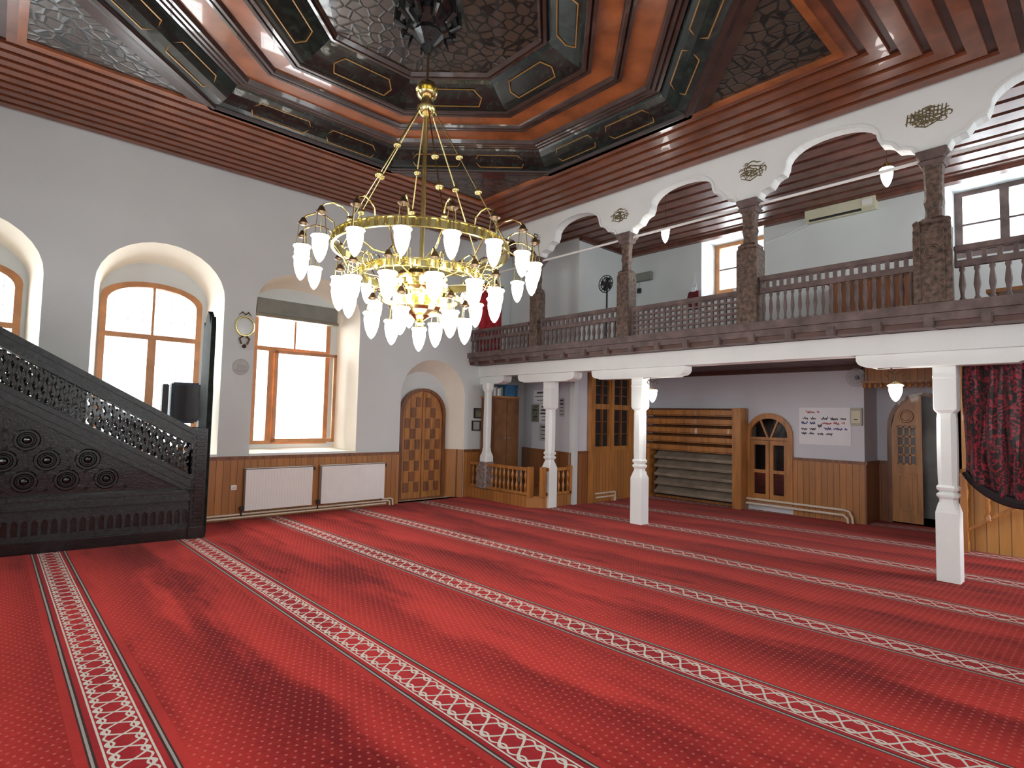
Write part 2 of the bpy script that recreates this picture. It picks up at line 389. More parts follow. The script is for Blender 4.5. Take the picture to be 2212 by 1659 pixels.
o = bpy.data.objects.new('floor', me); C.objects.link(o); o['kind'] = 'structure'

# ------------------------------------------------------------ window wall (y = 8.85) with deep niches
WY, NB, BK = 8.85, 9.32, 9.46
nich = [arch(-1.18, 0.36, 0.95, 3.20, 3.86), arch(0.86, 2.40, 0.95, 3.20, 3.86), arch(2.84, 4.56, 0.96, 3.15, 3.78, pw=0.8), arch(5.41, 6.87, 0.0, 1.95, 2.64)]
nback = [arch(-1.09, 0.24, 0.97, 3.16, 3.66), arch(0.97, 2.28, 0.97, 3.16, 3.66), arch(2.92, 4.36, 1.0, 3.15, 3.62, pw=0.8), arch(5.50, 6.62, 0.0, 1.95, 2.42)]
fr = [arch(-1.04, 0.19, 0.99, 3.12, 3.38), arch(0.98, 2.22, 0.99, 3.12, 3.38), rect(2.96, 4.24, 1.07, 3.30), None]
w = MB(); w.plate([rect(-1.9, 9.0, -0.0, 5.3)]+nich, FY, WY); w.build('wall_front', PLASTER, kind='structure')
w = MB()
for i, (a, b) in enumerate(zip(nich, nback)):
    w.loops([[(x, WY, z) for x, z in a], [(x, NB if i < 3 else 9.16, z) for x, z in b]], cap=False)
rv = w.build('wall_front_reveals', SUNREV, kind='structure', smooth=True)
rv['kind'] = 'structure'
w = MB(); w.plate([rect(-1.9, 5.0, 0.0, 5.3)]+fr[:3], FY, NB, BK)
w.plate([rect(5.0, 8.9, -0.0, 5.3)], FY, 9.16, 9.3)
w.build('wall_front_outer', PLASTER, kind='structure')
# windows
def window(idx, outline, x0, x1, zb, mull, transom, topm, grid=True, lower=True):
    g = struct_group('window_%d' % idx, ((x0+x1)/2, NB, zb))
    cx, cz = (x0+x1)/2, (zb+3.2)/2
    inner = []
    sx = (x1-x0-0.15)/(x1-x0)
    for x, z in outline: inner.append((cx+(x-cx)*sx, cz+(z-cz)*0.945))
    MB().plate([outline, inner], FY, NB-0.02, NB+0.05).build('window_frame', WINW, g)
    zt = max(z for x, z in outline)-0.05
    MB().box(x0+0.05, x1-0.05, NB-0.03, NB+0.04, transom-0.035, transom+0.035).build('transom', WINW, g)
    MB().box(mull-0.05, mull+0.05, NB-0.025, NB+0.04, zb+0.05, transom-0.03).build('mullion', WINW, g)
    MB().box(topm-0.015, topm+0.015, NB-0.01, NB+0.03, transom+0.03, zt).build('glazing_bar', WINW, g)
    MB().plate([inner], FY, NB+0.02, NB+0.026).build('window_glass', GLASS, g)
    b = MB()
    n = 7
    for i in range(1, n): xx = x0+(x1-x0)*i/n; b.box(xx-0.0025, xx+0.0025, NB+0.20, NB+0.205, zb, zt+0.05)
    for k in range(1, 10): zz = zb+(zt-zb)*k/10; b.box(x0-0.1, x1+0.1, NB+0.20, NB+0.205, zz-0.0025, zz+0.0025)
    b.build('iron_grille', IRON, g)
    return g
window(1, fr[0], -1.04, 0.19, 0.99, -0.42, 2.58, -0.42)
window(2, fr[1], 0.98, 2.22, 0.99, 1.60, 2.60, 1.60)
g3 = window(3, fr[2], 2.96, 4.24, 1.07, 3.26, 2.60, 3.63)
# open sash of window 3, swung a little into the niche
sg = MB(); th = R(-7)
def rot2(x, y, cx, cy, a): return (cx+(x-cx)*math.cos(a)-(y-cy)*math.sin(a), cy+(x-cx)*math.sin(a)+(y-cy)*math.cos(a))
def sash(px, py, wd, z0, z1, a):
    b = MB()
    def bx(u0, u1, zz0, zz1, t=0.022):
        P = []
        for z in (zz0, zz1):
            for u, v in ((u0, -t), (u1, -t), (u1, t), (u0, t)): X, Y = rot2(px+u, py+v, px, py, a); P.append((X, Y, z))
        V = [b.bm.verts.new(p) for p in P]
        for f in ((0,3,2,1),(4,5,6,7),(0,1,5,4),(1,2,6,5),(2,3,7,6),(3,0,4,7)): b.bm.faces.new([V[i] for i in f])
    bx(0, 0.05, z0, z1); bx(wd-0.05, wd, z0, z1); bx(0, wd, z0, z0+0.06); bx(0, wd, z1-0.05, z1)
    return b
sash(3.30, 9.26, 1.0, 1.10, 2.58, th).build('open_sash', WINW, g3)
for i, x in enumerate((-0.42, 1.6)):
    pass
# sills of the niches
for a in ((-1.18, 0.36), (0.86, 2.40), (2.84, 4.56)):
    MB().box(a[0]-0.0, a[1]+0.0, WY-0.03, NB, 0.925, 0.96).build('trim_sill', LPLASTER, kind='structure')
# wainscot of the window wall
def wains(name, F, u0, u1, d0, d1, h, m=PANEL, lab=None):
    g = struct_group(name)
    MB().plate([rect(u0, u1, 0, h-0.05)], F, d0, d1).build('matchboard', m, g)
    lo, hi = (min(d0, d1)-0.012, max(d0, d1)+0.0)
    MB().plate([rect(u0, u1, h-0.05, h)], F, lo, hi).build('cap_rail', PINED, g)
    return g
wains('trim_1', FY, 0.4, 5.40, WY-0.03, WY, 0.925)
wains('trim_2', FY, 6.88, 7.7, WY-0.03, WY, 0.93)
MB().loops([[(6.64, 9.14, 0), (6.86, 8.84, 0), (6.86, 8.84, 0.93), (6.64, 9.14, 0.93)], [(6.61, 9.13, 0), (6.83, 8.82, 0), (6.83, 8.82, 0.93), (6.61, 9.13, 0.93)]]).build('trim_3', PANEL, kind='structure')
# hidden walls of the hall, left and behind, with windows added for fill light
hx = [rect(y-0.62, y+0.62, 1.2, 3.5) for y in (0.4, 2.6, 6.4)]
MB().plate([rect(-1.6, 9.4, 0, 5.3)]+hx, FX, -1.75, -2.15).build('wall_left', PLASTER, kind='structure')
hy = [rect(x-0.65, x+0.65, 1.2, 3.6) for x in (0.6, 2.9, 5.2)]+[rect(8.2, 9.2, 0.7, 2.3), rect(7.8, 9.0, 3.4, 4.6)]  # last two unseen openings added to brighten the gallery levels
MB().plate([rect(-2.15, 11.3, 0, 5.3)]+hy, FY, -1.2, -1.6).build('wall_back', PLASTER, kind='structure')
k = 4
for h in hx:
    g = struct_group('window_%d' % k, (-1.95, h[0][0]+0.62, 1.2)); k += 1  # unseen window added to pass fill light
    i = rect(h[0][0]+0.08, h[1][0]-0.08, 1.28, 3.42)
    MB().plate([h, i], FX, -1.98, -1.92).build('window_frame', WINW, g)
    MB().box(-1.98, -1.92, h[0][0]+0.58, h[0][0]+0.66, 1.2, 3.5).build('mullion', WINW, g)
    MB().plate([i], FX, -1.95, -1.945).build('window_glass', GLASS, g)
for h in hy[:3]:
    g = struct_group('window_%d' % k, (h[0][0]+0.65, -1.45, 1.2)); k += 1  # unseen window added behind for frontal fill
    i = rect(h[0][0]+0.08, h[1][0]-0.08, 1.28, 3.52)
    MB().plate([h, i], FY, -1.48, -1.42).build('window_frame', WINW, g)
    MB().box(h[0][0]+0.61, h[0][0]+0.69, -1.48, -1.42, 1.2, 3.6).build('mullion', WINW, g)
    MB().plate([i], FY, -1.45, -1.445).build('window_glass', GLASS, g)

# ------------------------------------------------------------ ceiling
ceil = struct_group('ceiling', (2.85, 4.4, 5.1))
GX = 6.94
X0, X1, Y0, Y1 = 0.02, 5.68, 1.75, 7.05
def bandboard(b, pts, z0=5.085, z1=5.125): b.plate([pts], FZ, z0, z1)
# window side: boards along x; mitres run at 45 degrees from the inner corners
b = MB(); n = 10; pitch = (WY-Y1)/n
for i in range(n):
    ya, yb = Y1+i*pitch, Y1+i*pitch+pitch*0.62
    f = lambda y: min(GX, X1+(y-Y1)*1.25); g_ = lambda y: max(-1.75, X0-(y-Y1))
    bandboard(b, [(g_(ya), ya), (f(ya), ya), (f(yb), yb), (g_(yb), yb)])
b.build('board_band', CEILW, ceil)
b = MB(); n = 6; pitch = (GX-X1)/n
for i in range(n):
    xa, xb = X1+i*pitch, X1+i*pitch+pitch*0.66
    f = lambda x: Y1+(x-X1)/1.25; g_ = lambda x: Y0-(x-X1)
    bandboard(b, [(xa, g_(xa)), (xb, g_(xb)), (xb, f(xb)), (xa, f(xa))])
b.build('board_band', CEILW, ceil)
b = MB(); n = 14; pitch = (Y0+1.2)/n
for i in range(n):
    yb, ya = Y0-i*pitch, Y0-i*pitch-pitch*0.64
    f = lambda y: min(GX, X1+(Y0-y)); g_ = lambda y: max(-1.75, X0-(Y0-y))
    bandboard(b, [(g_(ya), ya), (f(ya), ya), (f(yb), yb), (g_(yb), yb)])
b.build('board_band', CEILW, ceil)
b = MB(); n = 9; pitch = (X0+1.75)/n
for i in range(n):
    xb, xa = X0-i*pitch, X0-i*pitch-pitch*0.64
    f = lambda x: Y1+(X0-x); g_ = lambda x: Y0-(X0-x)
    bandboard(b, [(xa, g_(xa)), (xb, g_(xb)), (xb, f(xb)), (xa, f(xa))])
b.build('board_band', CEILW, ceil)
CX, CY = (X0+X1)/2, (Y0+Y1)/2; KX, KY = (X1-X0)/2/2.74, (Y1-Y0)/2/2.74; T = math.tan(PI/8)
def octo(a, z=None):
    p = [(a, -a*T), (a, a*T), (a*T, a), (-a*T, a), (-a, a*T), (-a, -a*T), (-a*T, -a), (a*T, -a)]
    p = [(CX+x*KX, CY+y*KY) for x, y in p]
    return p if z is None else [(x, y, z) for x, y in p]
MB().plate([rect(-1.9, 10.32, -1.6, 9.4), octo(2.74)], FZ, 5.125, 5.16).build('backing_boards', CEILD, ceil)
# bright fillet round the square
MB().plate([[(X0-0.05, Y0-0.05), (X1+0.05, Y0-0.05), (X1+0.05, Y1+0.05), (X0-0.05, Y1+0.05)], rect(X0+0.02, X1-0.02, Y0+0.02, Y1-0.02)], FZ, 5.07, 5.125).build('square_fillet', ORANGEW, ceil)
for sx, sy in ((-1, 1), (1, 1), (1, -1), (-1, -1)):
    cor = (CX+sx*(2.72*KX), CY+sy*(2.72*KY)); p1 = (CX+sx*2.72*T*KX, cor[1]); p2 = (cor[0], CY+sy*2.72*T*KY)
    MB().plate([[cor, p1, p2]], FZ, 5.10, 5.12).build('corner_panel', LATT, ceil)
    m = Vector((p1[0], p1[1], 5.085)); n_ = Vector((p2[0], p2[1], 5.085))
    MB().obox(m, n_, 0.05, 0.04).build('corner_moulding', RIBW, ceil)
    w_ = 0.26; q1 = (CX+sx*(2.72*T*KX+w_), cor[1]); q2 = (cor[0], CY+sy*(2.72*T*KY+w_))
    MB().plate([[p1, p2, q2, q1]], FZ, 5.075, 5.10).build('diagonal_board', RIBW, ceil)
def ring(name, prof, m, smooth=False):
    MB().loops([octo(a, z) for a, z in prof], cap=False).build(name, m, ceil, smooth=smooth)
ring('octagon_edge', [(2.80, 5.12), (2.78, 5.07), (2.70, 5.07), (2.68, 5.12)], REDBLK)
ring('green_moulding', [(2.70, 5.10), (2.66, 5.11), (2.60, 5.125), (2.53, 5.155), (2.46, 5.20), (2.41, 5.25), (2.38, 5.30)], GREEN)
ring('ribbed_moulding', [(2.39, 5.31), (2.38, 5.265), (2.35, 5.265), (2.335, 5.29), (2.32, 5.265), (2.29, 5.265), (2.275, 5.29), (2.26, 5.265), (2.23, 5.265), (2.21, 5.31)], RIBW)
ring('plain_band', [(2.22, 5.31), (1.92, 5.32)], ORANGEW)
ring('ribbed_moulding', [(1.94, 5.33), (1.935, 5.28), (1.905, 5.28), (1.895, 5.305), (1.88, 5.28), (1.85, 5.28), (1.84, 5.305), (1.82, 5.33)], RIBW)
ring('plain_band', [(1.83, 5.32), (1.58, 5.33)], ORANGEW)
ring('ribbed_moulding', [(1.60, 5.34), (1.595, 5.28), (1.56, 5.28), (1.55, 5.31), (1.535, 5.28), (1.50, 5.28), (1.48, 5.34)], RIBW)
ring('green_moulding', [(1.50, 5.30), (1.46, 5.31), (1.40, 5.33), (1.33, 5.365), (1.25, 5.41), (1.18, 5.45), (1.12, 5.50)], GREEN)
ring('ribbed_moulding', [(1.14, 5.51), (1.12, 5.46), (1.09, 5.46), (1.08, 5.49), (1.06, 5.46), (1.03, 5.51)], RIBW)
MB().plate([octo(1.06)], FZ, 5.50, 5.52).build('centre_panel', LATT, ceil)
# gold cartouches lying on the two green mouldings
def surf(a0, z0, a1, z1, s, t, i):            # point on octagon side i; s along -1..1, t up the slope 0..1
    a = a0+(a1-a0)*t; z = z0+(z1-z0)*t; P = octo(a)
    p, q = Vector((*P[i], z)), Vector((*P[(i+1) % 8], z)); return p.lerp(q, 0.5+0.5*s)
def cartouches(name, a0, z0, a1, z1, cents, hw, off):
    b = MB()
    for i in range(8):
        for c in cents:
            w_ = hw; pts = [(c-w_, 0.5), (c-w_*0.82, 0.16), (c+w_*0.82, 0.16), (c+w_, 0.5), (c+w_*0.82, 0.84), (c-w_*0.82, 0.84)]
            P = [surf(a0, z0, a1, z1, s, t, i)+Vector((0, 0, -off)) for s, t in pts]
            for p, q in zip(P, P[1:]+P[:1]): b.obox(p, q, 0.011, 0.008)
    b.build(name, GOLD, ceil)
cartouches('gold_cartouches', 2.66, 5.115, 2.41, 5.25, (-0.42, 0.42), 0.33, 0.022)
cartouches('gold_cartouches', 1.46, 5.31, 1.18, 5.45, (0.0,), 0.62, 0.016)
# carved pendant boss in the middle
b = MB(); b.lathe([(0.34, 5.50), (0.30, 5.44), (0.20, 5.40), (0.22, 5.34), (0.12, 5.26), (0.15, 5.20), (0.06, 5.10), (0.03, 5.02)], (CX, CY, 0), 12)
for kx in range(10):
    a = 2*PI*kx/10
    b.tube([(CX+0.28*math.cos(a), CY+0.28*math.sin(a), 5.45), (CX+0.30*math.cos(a), CY+0.30*math.sin(a), 5.32), (CX+0.20*math.cos(a), CY+0.20*math.sin(a), 5.26), (CX+0.24*math.cos(a), CY+0.24*math.sin(a), 5.16)], 0.03, 6, [0.035, 0.03, 0.02, 0.008])
b.build('carved_boss', BLACKW, ceil)
MB().box(-2.2, 10.34, -1.7, 9.5, 5.7, 5.8).build('light_block_cap', CEILD, kind='structure')  # unseen cap added over the hall to block sky light
b = MB()
b.plate([rect(-1.7, 9.5, 5.1, 5.75)], FX, -2.2); b.plate([rect(-1.7, 9.5, 5.0, 5.75)], FX, 10.33)
b.plate([rect(-2.2, 10.33, 5.1, 5.75)], FY, -1.7); b.plate([rect(-2.2, 10.33, 5.1, 5.75)], FY, 9.5)
b.build('light_block_skirt', CEILD, kind='structure')  # unseen side sheets closing the cap against sky light

# ------------------------------------------------------------ gallery: arcade wall, posts, ties
PY = [7.03, 5.11, 3.19, 1.27, -0.65]
half = [(0.13, 4.42), (0.155, 4.45), (0.175, 4.49), (0.23, 4.51), (0.29, 4.52), (0.315, 4.55), (0.35, 4.60), (0.40, 4.625), (0.445, 4.635), (0.46, 4.67), (0.475, 4.70)]
def bay(ya, yb):          # outline from post a (larger y) down to post b
    L = [(ya-d, z) for d, z in half]; m = (ya+yb)/2; r = ya-half[-1][0]-m; zs = half[-1][1]
    A = []
    for i in range(1, 14):
        t = PI*i/14; c = math.cos(t); A.append((m+r*math.copysign(abs(c)**0.92, c), zs+(4.965-zs)*math.sin(t)**0.85))
    Rr = [(yb+d, z) for d, z in half][::-1]
    return L+A+Rr
line = [(8.85, 5.14), (8.85, 4.42)]
ps = [8.85+0.0]+PY
for a, b_ in zip([8.93]+PY, PY): line += [p for p in bay(a, b_)]
line += [(-0.78, 4.42), (-1.2, 4.42), (-1.2, 5.14)]
seen = []
for p in line:
    p = (min(p[0], 8.85), p[1])
    if not seen or (abs(p[0]-seen[-1][0])+abs(p[1]-seen[-1][1]) > 1e-4): seen.append(p)
MB().plate([seen], FX, GX, GX+0.16).build('wall_gallery', LPLASTER, kind='structure')
# raised lip following the arches
b = MB()
for a, b_ in zip([8.93]+PY, PY):
    P = bay(a, b_)
    P = [(min(y, 8.84), z) for y, z in P]
    o1 = []
    for i, (y, z) in enumerate(P):
        p, q = P[max(0, i-1)], P[min(len(P)-1, i+1)]; t = Vector((q[0]-p[0], q[1]-p[1])); t = t.normalized() if t.length > 1e-5 else Vector((1, 0)); nn = Vector((t.y, -t.x))
        if nn.y < 0: nn = -nn
        o1.append((y+nn.x*0.03, z+nn.y*0.03))
    V = [[b.bm.verts.new(pt) for pt in ((GX-0.012, y, z), (GX-0.012, y2, z2), (GX+0.01, y2, z2), (GX+0.01, y, z))] for (y, z), (y2, z2) in zip(P, o1)]
    for A_, B_ in zip(V, V[1:]):
        for i in range(4): b.bm.faces.new((A_[i], A_[(i+1) % 4], B_[(i+1) % 4], B_[i]))
b.build('trim_4', LPLASTER, kind='structure')

def upper_post(y, label, ears, k=1.0):
    t = thing('gallery_post', label, 'post', (7.03, y, 2.84), 'carved posts of the gallery arcade')
    c = (7.03, y, 0)
    zt = 3.70 if ears else 3.84
    MB().sq([(0.13*k, 2.84), (0.13*k, zt-0.06), (0.115*k, zt-0.03), (0.12*k, zt), (0.085*k, zt+0.03)], c, 0.08).build('post_base', GALC, t)
    MB().sq([(0.078*k, zt), (0.068*k, zt+0.12), (0.082*k, zt+0.20), (0.072*k, zt+0.26), (0.080*k, 4.22), (0.088*k, 4.29)], c, 0.3).build('shaft', GALC, t)
    MB().sq([(0.095*k, 4.28), (0.12*k, 4.32), (0.10, 4.34), (0.13, 4.38), (0.135, 4.43)], c, 0.1).build('capital', GALW, t)
    if ears:
        b = MB(); F = FX
        P = [(-0.16, 2.84), (-0.16, 3.50), (-0.155, 3.66), (-0.125, 3.70), (-0.10, 3.66), (-0.09, 3.58), (0.09, 3.58), (0.10, 3.66), (0.125, 3.70), (0.155, 3.66), (0.16, 3.50), (0.16, 2.84)]
        b.plate([[(y+u, v) for u, v in P]], FX, 6.87, 6.90)
        for s in (-1, 1):
            for k in range(5): b.torus((6.87, y+s*0.13, 3.66-k*0.075), 0.022, 0.010, 12, 6, 'x')
            b.obox((6.865, y+s*0.10, 2.86), (6.865, y+s*0.10, 3.60), 0.012, 0.012, (1, 0, 0))
        b.torus((6.868, y, 3.36), 0.06, 0.012, 16, 6, 'x'); b.obox((6.866, y-0.1, 3.20), (6.866, y+0.1, 3.20), 0.012, 0.012)
        b.build('carved_front_board', GALC, t)
    return t
UL = ['carved brown gallery post beside the red hanging cloth', 'carved brown gallery post between the plain balusters and the square lattice railing', 'carved brown gallery post in front of the left upstairs window', 'broad brown gallery post with a scroll-topped carved front board']
for y, l, e, k_ in zip(PY, UL, (0, 0, 0, 1), (0.78, 0.84, 1.0, 1.0)): upper_post(y, l, e, k_)
TL = ['thin white tie rod at the far end of the gallery arcade', 'thin pale tie rod under the second gallery arch behind the chandelier', 'thin white tie rod under the arch with the single lit bulb at left', 'thin white tie rod crossing in front of the air conditioner', 'thin white tie rod right of the broad scroll-topped post']
for (a, b_), l in zip(zip([8.85]+PY, PY), TL):
    MB().tube([(7.03, a-0.05, 4.37), (7.03, b_+0.05, 4.37)], 0.019, 8).build('tie_rod', WHITE, label=l, cat='rod', kind='thing', group='tie rods of the gallery arches')

# floor slab, fascia, joist ends
fas = thing('gallery_fascia', 'weathered brown timber edge of the gallery floor with projecting joist ends', 'fascia', (6.94, 3.8, 2.59))
MB().box(6.90, 7.10, -1.2, 8.85, 2.74, 2.84).build('sole_plate', GALW, fas)
MB().box(6.94, 7.10, -1.2, 8.85, 2.66, 2.74).build('lower_board', GALW, fas)
MB().box(6.97, 7.40, -1.2, 8.85, 2.605, 2.66).build('soffit_board', CEILD, fas)
yy = 8.6
while yy > -1.0:
    MB().box(6.915, 7.3, yy-0.045, yy+0.045, 2.60, 2.70).build('joist_end', GALW, fas, bevel=0.01); yy -= 0.455
MB().box(7.10, 9.7, -1.2, 8.85, 2.70, 2.76).build('floor_gallery', GALW, kind='structure')
# white support beam with cushion brackets
beam = thing('support_beam', 'white painted beam carrying the gallery with rounded bracket pieces over the columns', 'beam', (7.35, 3.8, 2.24))
MB().box(7.20, 7.48, -1.2, 8.85, 2.385, 2.60).build('beam_timber', LPLASTER, beam)
for y, w0, w1 in ((8.85, 0.72, 0.0), (7.03, 0.70, 0.70), (5.11, 0.86, 0.84), (1.27, 0.75, 0.80), (-0.65, 0.6, 0.5)):
    P = [(y-w0, 2.385), (y-w0, 2.325), (y-w0+0.02, 2.285), (y-w0+0.06, 2.26), (y-w0+0.13, 2.25), (y-w0+0.16, 2.235)]
    if w1: P += [(y+w1-0.16, 2.235), (y+w1-0.13, 2.25), (y+w1-0.06, 2.26), (y+w1-0.02, 2.285), (y+w1, 2.325), (y+w1, 2.385)]
    else: P += [(y, 2.235), (y, 2.385)]
    MB().plate([P], FX, 7.24, 7.46).build('bracket', LPLASTER, beam, bevel=0.006)
b = MB()
# dark board along the top of the back wall
MB().box(10.30, 10.40, 2.86, 6.95, 2.49, 2.60).build('trim_13', CEILD, kind='structure')
# lower columns
def column(y, label, x=7.42, z0=0.0):
    t = thing('column', label, 'column', (x, y, z0), 'white turned columns under the gallery')
    h = 0.1
    MB().sq([(h, z0, 0.03), (h, 0.70, 0.03), (h*0.92, 0.75, 0.25), (h*0.80, 0.80, 0.3)], (x, y, 0)).build('column_base', LPLASTER, t)
    MB().sq([(h*0.74, 0.80, 0.35), (h*0.72, 0.84, 0.4), (h*0.92, 0.87, 0.3), (h*0.95, 0.89, 0.3), (h*0.70, 0.915, 0.4), (h*0.90, 0.94, 0.3), (h*0.95, 0.965, 0.3), (h*0.82, 0.985, 0.3)], (x, y, 0)).build('turned_rings', LPLASTER, t)
    MB().sq([(h*0.78, 0.98, 0.45), (h*0.84, 1.10, 0.5), (h*0.86, 1.40, 0.5), (h*0.84, 1.68, 0.5), (h*0.76, 1.74, 0.4)], (x, y, 0)).build('shaft', LPLASTER, t)
    MB().sq([(h*0.74, 1.735, 0.3), (h*0.98, 1.77, 0.15), (h, 1.80, 0.06), (h, 2.10, 0.04), (h*1.05, 2.12, 0.05), (h, 2.14, 0.05), (h, 2.24, 0.03)], (x, y, 0)).build('column_head', LPLASTER, t)
    return t
column(7.03, 'slim white column standing in front of the wooden balustraded platform')
column(5.11, 'white column between the glazed partition and the slatted rack')
column(1.27, 'nearest white column beside the maroon curtain')
t = thing('column', 'white half column against the far wall above a grey carved block', 'column', (7.09, 8.40, 0.22), 'white turned columns under the gallery')
MB().sq([(0.10, 0.72), (0.10, 0.82), (0.07, 0.90), (0.06, 0.98)], (7.09, 8.40, 0), 0.2).build('column_base', LPLASTER, t)
MB().sq([(0.06, 0.98), (0.065, 1.4), (0.06, 2.05), (0.09, 2.12), (0.09, 2.24)], (7.09, 8.40, 0), 0.35).build('shaft', LPLASTER, t)
MB().sq([(0.14, 0.22), (0.15, 0.30), (0.14, 0.60), (0.11, 0.68), (0.11, 0.72)], (7.09, 8.40, 0), 0.2).build('carved_block', SMOKE, t)

# ------------------------------------------------------------ gallery railings
BAL = [(0.016, 0.0), (0.022, 0.02), (0.013, 0.05), (0.016, 0.10), (0.024, 0.17), (0.019, 0.24), (0.013, 0.30), (0.021, 0.33), (0.016, 0.36)]
def turned(b, x, y, z, h, k=1.0, n=8): b.lathe([(r*k, zz/0.36*h) for r, zz in BAL], (x, y, z), n)
def railing(y0, y1, zt, n, label, rows=1, drop=0.0):
    t = thing('gallery_railing', label, 'railing', (7.0, (y0+y1)/2, 2.84), 'railings between the gallery posts')
    MB().box(6.955, 7.045, y1, y0, zt-0.06, zt).build('handrail', GALW, t, bevel=0.008)
    zm = zt-0.06-0.10*rows
    MB().box(6.975, 7.025, y1, y0, zm-0.055, zm).build('middle_rail', GALW, t)
    d = (y0-y1)/n; tb = MB()
    for i in range(n):
        y = y1+d*(i+0.5); b = MB(); turned(b, 7.0, y, 2.84, zm-0.055-2.84, 1.25 if d > 0.1 else 1.0); b.build('baluster', GALW, t, smooth=True)
    tb.plate([rect(y1, y0, zm, zt-0.055)]+[rect(y1+d*i+0.02, y1+d*(i+1)-0.02, zm+0.012, zt-0.07)[::-1] for i in range(n)], FX, 6.985, 7.015)
    tb.build('top_pierced_row', GALW, t)
    return t
railing(8.85, 7.17, 3.30, 16, 'far railing of slim turned balusters in front of the red cloth')
railing(6.89, 5.25, 3.32, 16, 'railing of slim turned balusters between the first two gallery posts')
railing(3.05, 1.43, 3.42, 19, 'railing of turned balusters in front of the low brown bookcase')
railing(1.11, -0.51, 3.40, 14, 'railing of widely spaced turned balusters right of the broad post')
t = thing('gallery_railing', 'square lattice railing panel below the hanging maroon bag', 'railing', (7.0, 4.15, 2.84), 'railings between the gallery posts')
MB().box(6.955, 7.045, 3.33, 4.97, 3.22, 3.28).build('handrail', GALW, t, bevel=0.008)
b = MB()
for i in range(19): y = 3.33+1.64*i/18; b.box(6.985, 7.015, y-0.016, y+0.016, 2.84, 3.24)
for k in range(6): z = 2.85+0.37*k/5; b.box(6.98, 7.02, 3.33, 4.97, z-0.013, z+0.013)
b.build('lattice', GALW, t)

# ------------------------------------------------------------ gallery rooms
UX, LX = 9.7, 10.4
# upper back wall with two window openings
up = [rect(4.17, 5.34, 3.92, 5.02), rect(0.47, 1.63, 3.92, 5.02)]
MB().plate([rect(-1.2, 8.9, 2.58, 5.2)]+up, FX, UX).build('wall_right_upper', PLASTER, kind='structure')
MB().plate([rect(-1.2, 8.9, 2.58, 5.2)]+[rect(a[0][0]+0.03, a[1][0]-0.03, 3.95, 5.0) for a in up], FX, 10.22, 10.3).build('wall_right_outer', PLASTER, kind='structure')
b = MB()
for a in up:
    c = rect(a[0][0]+0.03, a[1][0]-0.03, 3.95, 5.0)
    b.loops([[(UX, y, z) for y, z in a], [(10.22, y, z) for y, z in c]], cap=False)
b.build('wall_right_reveals', PLASTER, kind='structure')
for a in up:
    y0, y1 = a[0][0]+0.03, a[1][0]-0.03
    g = struct_group('window_%d' % k, (10.2, (y0+y1)/2, 3.95)); k += 1
    MB().plate([rect(y0, y1, 3.95, 5.0), rect(y0+0.09, (y0+y1)/2-0.05, 4.12, 4.93), rect((y0+y1)/2+0.05, y1-0.09, 4.12, 4.93)], FX, 10.17, 10.24).build('window_frame', WINW if y0 > 3 else GALW, g)
    MB().box(10.19, 10.22, y0+0.05, y1-0.05, 4.50, 4.525).build('glazing_bar', GALW, g)
    MB().plate([rect(y0+0.08, y1-0.08, 4.1, 4.95)], FX, 10.21, 10.214).build('window_glass', GLASS, g)
# corner block: slanted face towards the platform, straight face towards the gallery
b = MB(); b.plate([rect(8.0, 10.5, 0, 2.6)], FY, 6.95); b.loops([[(8.0, 6.95, 0), (8.5, 8.86, 0)], [(8.0, 6.95, 2.6), (8.5, 8.86, 2.6)]], cap=False, closed=False)
b.build('wall_block_lower', LILAC, kind='structure')
b = MB(); b.plate([rect(8.05, 9.8, 2.7, 5.2)], FY, 6.95); b.plate([rect(6.95, 8.86, 2.7, 5.2)], FX, 8.05)
b.build('wall_block_upper', PLASTER, kind='structure')
MB().box(7.96, 8.07, 6.93, 7.05, 0, 2.6).build('trim_5', PLASTER, kind='structure')
# lower back wall, recess and board wall
dr = arch(3.97, 4.78, 0.14, 1.36, 1.76)
MB().plate([rect(2.86, 7.0, 0, 2.6), dr], FX, LX).build('wall_right', LILAC, kind='structure')
b = MB(); b.plate([rect(LX, 11.1, 0, 2.6)], FY, 2.86); b.plate([rect(1.4, 2.86, 0, 2.6), arch(1.72, 2.70, 0, 1.55, 2.14)], FX, 11.1)
b.build('wall_recess', LILAC, kind='structure')
MB().plate([rect(-1.2, 1.5, 0, 2.6)], FX, 9.45, 9.5).build('wall_boarded', boards_mat('pine_wall_boards', (0.50, 0.24, 0.06), 0.12), kind='structure')
MB().plate([rect(9.45, 11.2, 0, 2.6)], FY, 1.47, 1.5).build('wall_recess_side', LILAC, kind='structure')
MB().plate([rect(2.5, 5.6, 0, 2.6)], FX, 11.9).build('wall_room_behind', PLASTER, kind='structure')
b = MB()
b.box(7.45, 11.9, -1.2, 8.85, 2.585, 2.60)
for i in range(17): xx = 7.5+i*0.21; b.box(xx, xx+0.17, -1.2, 8.85, 2.56, 2.585)
b.build('ceiling_lower', CEILD, kind='structure')
b = MB()
b.box(7.1, 9.75, -1.2, 8.85, 5.10, 5.13)
for i in range(9): xx = 7.12+i*0.29; b.box(xx, xx+0.21, -1.2, 8.85, 5.035, 5.10)
b.box(9.58, 9.72, -1.2, 8.85, 4.98, 5.06)
b.build('ceiling_gallery', GALB, kind='structure')
MB().box(8.05, 9.7, 6.87, 6.96, 4.98, 5.06).build('trim_6', CEILD, kind='structure')
b = MB(); b.plate([rect(LX, 11.1, 0, 2.6)], FY, 8.8); b.plate([rect(-1.2, 9.0, 0, 2.6)], FX, 12.0); b.plate([rect(9.4, 12, 0, 2.7)], FY, 6.96)
b.build('wall_outer_shell', STREET, kind='structure')
